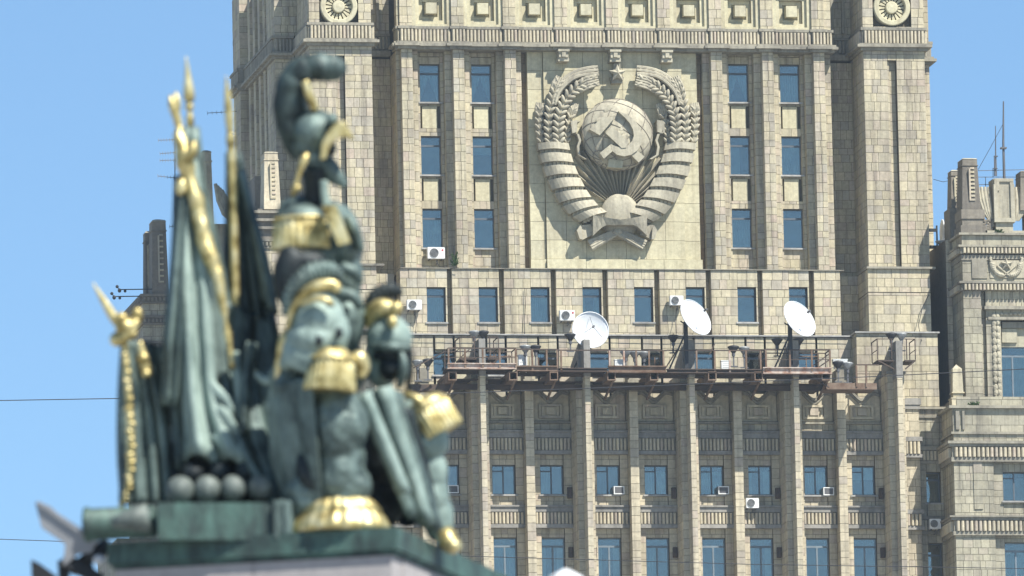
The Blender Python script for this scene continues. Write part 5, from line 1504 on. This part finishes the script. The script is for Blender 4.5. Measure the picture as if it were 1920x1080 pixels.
def sheet(name, mat, left, right, folds=5, amp=18, phase=0.0, rows=16, cols=48, th=.02, parent=None, jag=0.0, disp=0.0):
    """hanging cloth between two edge curves, with folds in depth"""
    mb = MB(); V = []
    for j in range(rows+1):
        v = j/rows; a, b = spl(left, v), spl(right, v)
        for i in range(cols+1):
            u = i/cols
            w = 2*math.pi*(folds*u+.12*math.sin(3*v+phase))+phase
            fo = math.sin(w)+.35*math.sin(2.3*w+1.1)
            A = amp*(.35+.65*v)
            x = a[0]+(b[0]-a[0])*u+A*.25*math.cos(w)
            y = a[1]+(b[1]-a[1])*u + (jag*math.sin(w*1.0+.6) if v > .7 else 0)*(v-.7)/.3
            d = a[2]+(b[2]-a[2])*u
            V.append(S(x, y, d+fo*A*PXM))
    F_ = [(j*(cols+1)+i, j*(cols+1)+i+1, (j+1)*(cols+1)+i+1, (j+1)*(cols+1)+i) for j in range(rows) for i in range(cols)]
    mb.add(V, F_)
    o = smooth(mb, name, mat, parent)
    so = o.modifiers.new('cloth_thickness', 'SOLIDIFY'); so.thickness = th; so.offset = 0
    if disp:
        t = bpy.data.textures.get('casting') or bpy.data.textures.new('casting', 'CLOUDS'); t.noise_scale = .12
        dm = o.modifiers.new('cast', 'DISPLACE'); dm.texture = t; dm.strength = disp; dm.mid_level = .5; dm.texture_coords = 'GLOBAL'
    return o
def fringe(name, px, py, d, rtop, rbot, h, mat='gold', n=26, squash=.8, tilt=0, parent=None, dome='bronze'):
    """epaulette: fluted bell of cords under a dome"""
    c, s = math.cos(R(tilt)), math.sin(R(tilt))
    ax, az = (HR*c+Vector((0,0,1))*s), (Vector((0,0,1))*c-HR*s)
    mb = MB(); P0_ = S(px, py, d)
    prof = [(rtop*.96, 0), (rtop*1.02, -h*.1), ((rtop+rbot)/2, -h*.5), (rbot, -h*.96), (rbot*.97, -h), (rbot*.86, -h*.97)]
    mb.lathe(P0_, [(r*PXM, z*PXM) for r, z in prof], n*6, tuple(ax), tuple(HF*squash), tuple(az), n, .045)
    o = smooth(mb, name, mat, parent)
    mb = MB(); mb.tube([P0_+ax*rtop*1.03*PXM*math.cos(2*math.pi*i/30)+HF*squash*rtop*1.03*PXM*math.sin(2*math.pi*i/30) for i in range(31)], 4*PXM, 7)
    smooth(mb, 'cord', 'gold', o)
    if dome:
        mb = MB(); mb.ball(P0_, ax*rtop*PXM, HF*squash*rtop*PXM, az*rtop*.62*PXM, 20, 12); smooth(mb, 'shoulder_cap', dome, o)
    return o

# -- tall plumed helmet
H1 = MB(); sb_(H1, 624, 224, .08, 11, 13, 14); sb_(H1, 589, 246, .25, 44, 43, 50); sb_(H1, 582, 272, .27, 36, 34, 44); sb_(H1, 594, 296, .25, 27, 26, 36)
st_(H1, [(584,296,.22,26),(606,310,.2,24),(628,329,.2,18),(648,350,.2,6)])
sb_(H1, 590, 330, .3, 20, 50, 24)
helm = smooth(H1, 'plumed_helmet', 'bronze', None, .012, .012)
q = MB(); st_(q, [(560,296,.3,9),(552,268,.28,22),(545,225,.26,30),(546,180,.25,32),(556,146,.25,30),(582,128,.24,27),(612,126,.24,27),(630,131,.24,24),(643,142,.24,13)], 24, .9, 0, 0, 8, .10)
plume = smooth(q, 'plume', 'bronze_deep', helm, 0, .03, .07)
for i, (x, y, r) in enumerate(((552,140,31),(580,124,30),(612,123,30))):
    q = MB(); q.tube([S(x, y, .24)+ (RV*math.cos(w)+DV*math.sin(w))*r*.55+UV*(-r*.2) for w in (0, .8, 1.6, 2.4, 3.14)], 5*PXM, 6)
q = MB(); st_(q, [(572,152,.12,7),(578,172,.12,8),(588,198,.14,9),(592,206,.15,7)]); smooth(q, 'plume_holder', 'gold', helm, 0, .01)
q = MB()   # gilded peak arching over the face opening
q.prism([S(x_, y_, .05) for x_, y_ in ((600,300),(603,268),(616,245),(631,231),(645,227),(655,242),(666,264),(650,258),(637,258),(624,267),(616,280),(612,298))], -FWD*.13, FWD*.13)
smooth(q, 'helmet_peak', 'gold', helm, .009, .008, .12, 6)
q = MB(); sb_(q, 621, 278, .09, 10, 15, 18); smooth(q, 'painted_face_opening', 'bronze_dark', helm)  # dark ball standing in for the shade of the face opening
q = MB(); st_(q, [(576,288,.02,5),(570,300,.0,8),(562,320,.0,5),(557,340,.02,5),(553,356,.02,7),(549,368,.05,4)], 10); sb_(q, 556, 352, 0, 9, 7); smooth(q, 'chin_strap', 'gold', helm, 0, .01)
q = MB(); st_(q, [(586,318,.15,24),(590,345,.16,21),(594,380,.18,26)]); smooth(q, 'neck_post', 'bronze_dark', None, 0, .01)
q = MB(); st_(q, [(607,338,.02,8),(608,362,.02,8),(612,386,.02,9)]); smooth(q, 'neck_strap', 'bronze_pale', None)

# -- cuirass of the tall figure of arms
q = MB()
sb_(q, 598, 420, .3, 72, 48, 80); sb_(q, 612, 470, .3, 70, 66, 84); sb_(q, 642, 455, .15, 36, 50, 50); sb_(q, 566, 400, .25, 48, 34, 60); sb_(q, 612, 540, .32, 66, 70, 76); sb_(q, 645, 520, .2, 36, 50, 46)
sb_(q, 612, 620, .35, 72, 70, 80); sb_(q, 650, 600, .25, 36, 60, 50); sb_(q, 600, 700, .4, 84, 70, 80); sb_(q, 655, 690, .35, 36, 50, 50)
cu = smooth(q, 'cuirass', 'bronze', None, .014, .03, .16)
for i, (x, y, r) in enumerate(((655, 430, 22), (662, 478, 18), (660, 520, 16), (664, 560, 16))):
    pass
q = MB(); st_(q, [(650,405,-.02,8),(662,425,-.02,12),(670,445,-.0,10),(676,470,.02,7)]); st_(q, [(640,500,-.04,10),(664,510,-.04,12),(676,530,0,7)]); st_(q, [(636,548,-.04,10),(662,556,-.04,12),(676,575,0,7)]); smooth(q, 'muscle_relief', 'bronze', cu, 0, .02)
fringe('epaulette', 566, 412, .08, 50, 57, 58, squash=.75)
q = MB()
P = [S(604,386,-.16), S(630,384,-.16), S(658,455,-.20), S(634,460,-.20)]
q.prism(P, -FWD*.02, FWD*.12); gs_ = smooth(q, 'gilded_strap', 'gold', cu)
for p_ in gs_.data.polygons: p_.use_smooth = False
q = MB(); sb_(q, 545, 520, -.22, 34, 62, 30); sb_(q, 572, 492, -.2, 44, 26, 30); smooth(q, 'painted_epaulette_shade', 'bronze_dark', None, .02, .02)  # dark bronze blob paints the shade under the epaulette

# -- crested helmet in front
q = MB(); sb_(q, 598, 600, -.45, 50, 52, 56); sb_(q, 590, 635, -.45, 56, 40, 60); st_(q, [(600,640,-.45,54),(585,665,-.42,62),(575,690,-.4,56)]); sb_(q, 630, 630, -.5, 24, 40, 30)
st_(q, [(560,640,-.5,22),(546,664,-.48,20),(532,690,-.44,12)]); st_(q, [(640,600,-.5,14),(646,628,-.52,12),(640,650,-.52,9)])
h2 = smooth(q, 'crested_helmet', 'bronze_pale', None, .013, .014)  # paler bronze puts the strong light on this helmet into its colour
q = MB(); st_(q, [(535,592,-.46,7),(546,558,-.47,15),(566,530,-.48,20),(594,512,-.49,21),(622,511,-.50,18),(640,522,-.50,9)], 18, .8, 0, 0, 17, .30)
smooth(q, 'crest_brush', 'bronze', h2, 0, .015, .05)
q = MB(); st_(q, [(540,622,-.5,4),(547,585,-.54,7),(564,556,-.58,9),(592,537,-.6,11),(620,534,-.6,11),(634,541,-.6,9)], 14, .9); sb_(q, 631, 539, -.62, 9, 10, 10); smooth(q, 'crest_comb', 'gold', h2, 0, .014)
q = MB(); st_(q, [(562,572,-.62,3),(590,560,-.66,6),(612,563,-.68,6),(626,572,-.68,3)], 10); smooth(q, 'brow_band', 'gold', h2)
for (x, y, rx, ry) in ((596, 638, 11, 13), (636, 624, 7, 11)):
    q = MB(); sb_(q, x, y, -.64, rx, ry, 8); smooth(q, 'painted_eye_hole', 'bronze_dark', h2)  # dark balls stand in for the shade inside the holes
q = MB(); st_(q, [(547,604,-.45,5),(542,622,-.46,10),(531,650,-.45,12),(523,685,-.42,8),(517,735,-.38,5)], 10); smooth(q, 'gilded_tail', 'gold', None, 0, .02)
fringe('epaulette', 622, 674, -.56, 42, 48, 60, squash=.85, dome='gold', tilt=-5)
q = MB(); st_(q, [(662,674,-.5,8),(674,670,-.5,14),(682,690,-.48,13),(676,708,-.5,6)]); smooth(q, 'shoulder_clasp', 'gold', None, 0, .02)
# -- armour body below it
q = MB()
sb_(q, 575, 760, -.25, 62, 70, 70); sb_(q, 570, 840, -.2, 66, 90, 70); sb_(q, 632, 800, -.42, 54, 84, 58); sb_(q, 656, 800, -.42, 36, 52, 50); sb_(q, 636, 880, -.38, 52, 76, 58); sb_(q, 590, 920, -.3, 66, 66, 62); sb_(q, 650, 915, -.38, 48, 50, 50); sb_(q, 540, 720, -.3, 36, 50, 46)
bd = smooth(q, 'armour_body', 'bronze', None, .015, .05, .11, 14)
q = MB(); sb_(q, 580, 890, -.46, 24, 44, 26, 20); smooth(q, 'painted_armour_shade', 'bronze_dark', None, .015, .03)  # dark bronze lump painting in the black shade beside the armour
q = MB(); st_(q, [(508,770,-.25,8),(520,720,-.3,10),(545,690,-.38,10),(575,690,-.48,8)]); st_(q, [(480,700,-.2,5),(500,714,-.24,9),(520,705,-.28,7),(545,670,-.34,5)]); smooth(q, 'pale_ribbon', 'bronze_pale', None, 0, .012)
sheet('side_cape', 'bronze', [(520,716,-.40),(508,780,-.36),(512,860,-.34),(545,985,-.34)], [(584,706,-.60),(590,780,-.60),(596,850,-.58),(606,940,-.5)], 1.6, 9, 2.0, th=.03)
q = MB()
mid = S(638, 922, -.38)
q.lathe(mid, [(.02,.008), (26*PXM,0), (48*PXM,-9*PXM), (66*PXM,-24*PXM), (76*PXM,-37*PXM), (74*PXM,-40*PXM), (82*PXM,-48*PXM), (90*PXM,-64*PXM), (93*PXM,-78*PXM), (82*PXM,-78*PXM)], 156, tuple(HR), tuple(HF*.8), (0,0,1), 22, .016)
smooth(q, 'gilded_skirt', 'gold', None, 0, .02)

# -- helmet at the right
q = MB(); sb_(q, 728, 634, .25, 45, 44, 52); sb_(q, 726, 660, .28, 40, 36, 48); sb_(q, 716, 690, .32, 30, 40, 40)
h3 = smooth(q, 'visored_helmet', 'bronze_pale', None, .013, .012)  # lit look put into the paler bronze of this helmet
q = MB(); st_(q, [(690,606,.3,6),(692,578,.28,13),(706,556,.27,17),(728,545,.26,16),(746,547,.26,11),(753,554,.26,5)], 18, .8, 0, 0, 12, .2); smooth(q, 'crest_brush', 'bronze_dark', h3, 0, .012, .05)
q = MB(); st_(q, [(691,612,.2,7),(699,586,.17,15),(717,577,.15,18),(735,580,.13,14),(744,584,.12,10)], 14); sb_(q, 743, 577, .08, 13, 12); sb_(q, 736, 604, .04, 10, 12); smooth(q, 'gilded_crest_plate', 'gold', h3, 0, .012)
q = MB(); sb_(q, 732, 690, .12, 22, 26, 30); st_(q, [(702,668,.1,8),(735,666,.05,9),(764,664,.08,6)], 10); smooth(q, 'painted_visor_shade', 'bronze_dark', h3, 0, .012)  # shade below the brow put in as dark bronze
q = MB(); st_(q, [(752,660,.0,5),(757,685,-.02,9),(752,712,.0,8),(748,725,.05,5)]); st_(q, [(700,650,.1,7),(730,650,-.02,9),(768,652,.04,6)]); smooth(q, 'nose_guard', 'bronze', h3, 0, .01)
q = MB(); st_(q, [(768,650,.15,5),(770,690,.15,6),(764,735,.18,5)]); smooth(q, 'helmet_cord', 'bronze_dark', h3)
# -- shields and straps leaning against the armour
def blade(name, mat, quad, th=.05, bow=10):
    (a, b, c, d_) = quad; mb = MB(); rows, cols = 10, 8; V = []
    for j in range(rows+1):
        v = j/rows
        l = [a[k]+(d_[k]-a[k])*v for k in range(3)]; r_ = [b[k]+(c[k]-b[k])*v for k in range(3)]
        for i in range(cols+1):
            u = i/cols; p = [l[k]+(r_[k]-l[k])*u for k in range(3)]
            V.append(S(p[0], p[1], p[2]-bow*PXM*math.sin(math.pi*u)))
    mb.add(V, [(j*(cols+1)+i, j*(cols+1)+i+1, (j+1)*(cols+1)+i+1, (j+1)*(cols+1)+i) for j in range(rows) for i in range(cols)])
    o = smooth(mb, name, mat)
    so = o.modifiers.new('thickness', 'SOLIDIFY'); so.thickness = th; so.offset = 0
    return o
blade('leaning_shield', 'bronze', ((662,740,-.32),(708,728,-.2),(792,966,-.05),(764,972,-.15)))
blade('shield_strap', 'bronze_pale', ((706,729,-.26),(728,723,-.22),(812,988,.0),(792,968,-.1)), .06, 16)
blade('leaning_shield', 'bronze', ((728,724,-.16),(750,740,-.08),(826,995,.06),(812,988,.0)))
blade('shield_strap', 'bronze_dark', ((748,760,-.1),(772,768,-.05),(814,942,.08),(790,930,.05)), .05)
blade('shield_strap', 'bronze_pale', ((676,742,-.4),(690,732,-.38),(768,924,-.25),(752,925,-.28)), .04, 8)
q = MB(); sb_(q, 720, 860, .3, 46, 110, 60); sb_(q, 765, 900, .5, 50, 90, 60); sb_(q, 700, 950, .2, 60, 50, 50); smooth(q, 'painted_shield_shade', 'bronze_dark', None, .02, .03)  # dark bulk whose colour stands in for shade between armour pieces
q = MB(); sb_(q, 790, 790, .3, 46, 50, 50); sb_(q, 804, 826, .2, 38, 40, 48, -20); sb_(q, 806, 884, .22, 34, 46, 40); sb_(q, 802, 930, .25, 40, 62, 46); sb_(q, 822, 972, .28, 30, 46, 38); sb_(q, 780, 850, .3, 44, 76, 46)
smooth(q, 'right_armour', 'bronze_pale', None, .014, .03, .1)
q = MB(); sb_(q, 826, 770, .2, 0.1, .1)
ep = MB(); P0_ = S(800, 752, .2)
ax = (HR*math.cos(R(-38))+Vector((0,0,1))*math.sin(R(-38))); az = (Vector((0,0,1))*math.cos(R(-38))-HR*math.sin(R(-38)))
az = Vector((0,0,1))*math.cos(R(32))-HR*math.sin(R(32)); ax = HR*math.cos(R(32))+Vector((0,0,1))*math.sin(R(32))
fringe('epaulette', 802, 764, .15, 40, 42, 56, squash=.9, tilt=30, dome='gold')
q = MB(); st_(q, [(754,738,.1,4),(768,742,.05,8),(784,750,.02,8),(798,764,.02,5)]); smooth(q, 'gilded_collar', 'gold', None, 0, .015)
q = MB(); sb_(q, 840, 1012, .22, 21, 27, 34, 28); sb_(q, 850, 1022, .2, 17, 17, 36); smooth(q, 'gilded_foot', 'gold', None, .012, .01)

# -- banners and staffs
q = MB(); st_(q, [(349,106,.5,1),(352,140,.5,6),(354,172,.5,11),(355,190,.5,10)], 10); q2 = MB(); st_(q2, [(355,190,.5,5),(355,200,.5,9),(356,210,.5,5),(356,222,.5,8),(357,236,.5,8)], 10)
sp = smooth(q, 'spear_point', 'gold', None); smooth(q2, 'spear_socket', 'gold', sp)
q = MB(); st_(q, [(357,236,.5,7),(372,420,.5,8),(396,700,.5,8)]); smooth(q, 'banner_pole', 'bronze_dark', None)
q = MB(); st_(q, [(424,142,.45,1),(427,180,.45,7),(430,220,.45,9),(432,250,.45,7)], 10); sp2 = smooth(q, 'spear_point', 'gold', None)
q = MB(); st_(q, [(432,250,.45,8),(433,266,.45,10),(434,285,.45,8),(438,420,.42,8),(441,560,.38,8),(445,640,.35,6)], 12); smooth(q, 'gilded_pole', 'gold', None, 0, .006)
q = MB(); st_(q, [(318,178,.3,1),(323,196,.3,8),(330,216,.3,9),(336,238,.3,8)], 10); st_(q, [(330,172,.3,1),(331,190,.3,8),(330,215,.3,7)], 8); smooth(q, 'staff_finial', 'gold', None, 0, .01)
q = MB(); st_(q, [(335,238,.28,6),(339,262,.26,13),(348,300,.24,17),(356,336,.24,13),(366,372,.22,15),(374,410,.2,13),(384,450,.18,16),(398,490,.15,14),(409,520,.12,10),(420,580,.1,7),(436,690,.05,5)], 14); sb_(q, 340, 350, .22, 12, 18); sb_(q, 360, 285, .2, 10, 24, 12, -14)
smooth(q, 'gilded_staff', 'gold', None, 0, .05, .06)
sheet('furled_banner', 'bronze', [(344,238,.45),(335,360,.4),(324,480,.35),(318,640,.25),(318,760,.2),(322,868,.1)], [(372,238,.5),(388,360,.45),(420,500,.4),(440,640,.3),(452,760,.2),(500,875,.1)], 2.2, 20, .6, th=.03, jag=14)
sheet('furled_banner', 'bronze_pale', [(348,300,.3),(344,420,.25),(336,520,.15),(338,640,.1),(344,760,.02),(346,858,-.05)], [(366,300,.35),(378,420,.3),(392,520,.2),(398,640,.12),(410,760,.05),(452,868,-.05)], 1.6, 18, 2.2, th=.03, jag=10)  # pale sheet paints in the light on the banner's middle
sheet('furled_banner', 'bronze', [(330,330,.65),(322,480,.6),(308,640,.5),(300,760,.45),(312,900,.4)], [(366,330,.65),(400,480,.6),(420,640,.5),(460,760,.45),(520,950,.4)], 4, 16, 1.3, th=.03)
sheet('furled_banner', 'bronze', [(340,300,.3),(330,420,.2),(317,560,.1),(305,640,.08),(300,760,.08)], [(352,300,.28),(349,420,.18),(343,560,.06),(339,640,.05),(332,760,.05)], 1.5, 8, .5, th=.02)
sheet('furled_banner', 'bronze_deep', [(425,286,.6),(424,400,.58),(420,520,.55),(420,640,.5),(430,760,.45)], [(448,286,.6),(474,400,.58),(500,520,.55),(520,640,.5),(540,760,.45)], 4, 18, .2, th=.03)
sheet('furled_banner', 'bronze', [(446,320,.5),(462,400,.48),(478,480,.45),(490,560,.42)], [(452,320,.52),(476,400,.5),(500,490,.48),(518,590,.45)], 1, 10, .4, th=.03)
sheet('furled_banner', 'bronze', [(462,640,.1),(452,700,.05),(448,760,.0),(446,806,0)], [(482,644,.12),(474,700,.1),(470,760,.05),(464,812,0)], 1.2, 12, .4, th=.03)
sheet('sloping_drapery', 'bronze_deep', [(418,560,.35),(408,660,.25),(412,760,.2),(440,850,.15)], [(520,610,.3),(528,680,.25),(540,780,.2),(560,900,.15)], 2.2, 16, .2, th=.03)
sheet('sloping_drapery', 'bronze', [(404,700,.2),(412,770,.1),(440,840,.0),(500,930,-.1)], [(520,690,.2),(540,800,.1),(560,900,.0),(560,985,-.1)], 3, 26, 1.0, th=.04)
sheet('sloping_drapery', 'bronze_dark', [(300,830,.3),(304,870,.25),(306,910,.2),(306,950,.2)], [(540,830,.3),(545,870,.25),(550,910,.2),(550,960,.2)], 5, 16, 1.0, th=.04)
for P in ([(396,716,.02,7),(408,735,.0,10),(424,748,-.02,9),(432,770,-.02,8),(424,790,0,6)], [(404,760,.0,6),(420,775,-.03,10),(436,800,-.04,10),(450,820,-.03,6)], [(440,660,.1,7),(446,720,.05,9),(450,770,.02,9),(458,808,0,6)], [(400,815,-.02,8),(430,840,-.06,13),(460,862,-.06,12),(470,872,-.04,6)]):
    q = MB(); st_(q, P, 12, .6); smooth(q, 'drapery_swirl', 'bronze_pale', None, 0, .02)
# small banner with the gilded braid at the left
sheet('furled_banner', 'bronze', [(228,640,.25),(222,740,.22),(220,840,.2),(222,946,.15)], [(262,640,.25),(296,720,.22),(314,820,.2),(322,946,.15)], 4, 16, .3, th=.03)
sheet('furled_banner', 'bronze', [(268,640,.35),(276,720,.32),(284,800,.3)], [(300,650,.35),(330,720,.32),(340,800,.3)], 2, 14, .3, th=.03)
q = MB(); pts = [(234,640,.1,6),(238,700,.08,7),(243,770,.06,8),(246,830,.05,8),(244,890,.04,8),(236,930,.05,6),(226,950,.08,4)]
st_(q, pts, 10)
for i in range(26):
    p = spl(pts, i/25); sb_(q, p[0]+3*math.sin(i*2.1), p[1], p[2]-.02, p[3]*1.05, p[3]*.62, p[3], 20*math.sin(i), 8, 5)
smooth(q, 'gilded_braid', 'gold', None, 0, .012)
q = MB(); sb_(q, 219, 636, .1, 14, 14); sb_(q, 236, 612, .08, 20, 17); sb_(q, 256, 592, .1, 12, 16); sb_(q, 228, 596, .1, 14, 11); sb_(q, 247, 626, .07, 13, 11); st_(q, [(222,640,.1,9),(240,626,.06,12),(256,600,.08,9)]); smooth(q, 'gilded_bow', 'gold', None, 0, .02, .06)
q = MB(); st_(q, [(174,530,.12,1),(192,560,.12,6),(210,590,.12,9),(222,608,.12,8)], 8, .5); smooth(q, 'spear_point', 'gold', None)
q = MB(); st_(q, [(262,640,.1,5),(268,668,.1,9),(272,690,.1,11),(276,706,.1,9)], 10); sb_(q, 268, 672, .08, 12, 12); sb_(q, 274, 700, .08, 10, 9); smooth(q, 'gilded_tassel', 'gold', None, 0, .012)
# -- cannon, round shot and the low plinth they lie on
q = MB(); axd = (pu+Vector((0,0,.0))).normalized()
a = S(292, 978, -.3); b = S(160, 984, -.22); L_ = b-a
def along(t): return a+L_*t
sx_ = L_.normalized(); sy_ = Vector((0,0,1)); sz_ = sx_.cross(sy_)
q.lathe(a, [(.001,0),(.105,0),(.112,.02),(.112,L_.length*.93),(.122,L_.length*.94),(.122,L_.length),(.07,L_.length),(.065,L_.length-.15),(.001,L_.length-.16)], 28, tuple(sy_), tuple(sz_), tuple(sx_))
cn = smooth(q, 'cannon_barrel', 'bronze_slab', None, 0, .006)
q = MB(); c1, c2 = S(212, 980, -.62), S(276, 970, -.58)
q.tube([c1, c1.lerp(c2, .5), c2], (.035, .075, .10), 16); smooth(q, 'powder_horn', 'iron_ball', cn)
def pslab(mb, x0_, x1_, yt, yb, d0_, d1_):
    A, B = S(x0_, yt, d0_), S(x1_, yt, d0_); h = (yb-yt)*PXM
    n_ = -pv
    mb.obox((A+B)/2+pv*(d1_-d0_)/2-Vector((0,0,h/2)), (B-A)/2, pv*(d1_-d0_)/2, Vector((0,0,h/2)))
q = MB(); pslab(q, 296, 512, 942, 1012, -.45, .5); lp = smooth(q, 'shot_plinth', 'bronze_slab', None); 
for p_ in lp.data.polygons: p_.use_smooth = False
q = MB(); pslab(q, 513, 522, 938, 1008, -.5, .5); pslab(q, 523, 532, 936, 1008, -.48, .5); pslab(q, 533, 546, 938, 1006, -.5, .5); mo = smooth(q, 'plinth_moulding', 'bronze', None)
for p_ in mo.data.polygons: p_.use_smooth = False
for (x, y, d, r) in ((338,919,-.28,27),(389,917,-.28,26),(438,915,-.28,25),(487,914,-.28,24),(362,888,-.05,22),(412,886,-.05,22),(462,884,-.05,22)):
    q = MB(); sb_(q, x, y, d, r, r, r, 0, 20, 14); smooth(q, 'cannonball', 'iron_ball' if y > 900 else 'bronze_dark', None)

# ------------------------------------------------------------------ grey floodlight with a flap at the lower left
FL = empty('street_floodlight', tuple(S(120, 1120, .5)), 'blurred grey floodlight with an open flap on a black bracket beside the pedestal', 'floodlight')
q = MB(); P = [S(66,942,.3), S(92,948,.3), S(150,1000,.3), S(180,1018,.3), S(172,1036,.3), S(146,1040,.3), S(118,1062,.3), S(122,1020,.3), S(78,990,.3)]
q.prism(P, FWD*0, FWD*.06-RIGHT*.0); q.build('flap', M['grey_panel'], FL)
q = MB(); P = [S(66,942,.3), S(74,940,.3), S(186,1014,.3), S(180,1022,.3)]; q.prism(P, -FWD*.02, FWD*.08); q.build('flap_edge', M['grey_panel'], FL)
q = MB(); P = [S(58,1050,.3), S(72,1056,.3), S(108,1082,.3), S(60,1100,.3)]; q.prism(P, FWD*0, FWD*.08); q.build('lower_flap', M['black_steel'], FL)
q = MB(); q.bar(S(118,1046,.35), S(190,1090,.35), .07, .09); q.bar(S(196,1024,.4), S(150,1058,.4), .08); q.bar(S(118,1050,.4), S(124,1150,.4), .07); q.tube([S(160,1046,.36), S(188,1034,.36), S(200,1020,.4)], .05, 8)
q.ball(S(150,1064,.4), RV*26, DV*24, UV*16, 12, 8); q.tube([S(124,1100,.4), S(124,1300,.4)], .06, 10)
base = S(124, 1300, .4); q.tube([base, Vector((base.x, base.y, 0))], .08, 10)
q.build('bracket', M['black_steel'], FL)
q = MB(); q.ball(S(186,1050,.3), RV*12, DV*8, UV*10, 10, 7); q.build('lens', M['dish'], FL)
# pale lamp cap at the bottom edge
LC = empty('lamp_post', tuple(Vector((S(1060,1100,.5).x, S(1060,1100,.5).y, 0))), 'blurred pale pointed lamp cap poking up at the bottom edge', 'lamp post')
t_ = S(1060, 1066, .5)
q = MB(); q.lathe(t_, [(.005,0),(.05,-.02),(.12,-.06),(.15,-.12),(.14,-.2),(.12,-.5)], 6, tuple(HR), tuple(HF), (0,0,1)); q.build('lamp_cap', M['dish'], LC)
q = MB(); q.tube([t_-Vector((0,0,.5)), Vector((t_.x, t_.y, 0))], .05, 10); q.build('post', M['black_steel'], LC)

# ------------------------------------------------------------------ thin summer haze over the river
hz = MB().box(-2700, 2700, -1700, 3300, -2.2, zTop+6).build('haze', None)
mt = bpy.data.materials.new('summer_haze'); mt.use_nodes = True
hn = mt.node_tree; hn.nodes.remove(hn.nodes['Principled BSDF'])
pvn = hn.nodes.new('ShaderNodeVolumePrincipled')
pvn.inputs['Color'].default_value = (.74, .88, 1.0, 1)
pvn.inputs['Density'].default_value = HAZE
pvn.inputs['Anisotropy'].default_value = .2
hn.links.new(pvn.outputs[0], hn.nodes['Material Output'].inputs['Volume'])
hz.data.materials.append(mt); tag(hz, 'thin pale haze filling the air before the tower', kind='stuff')
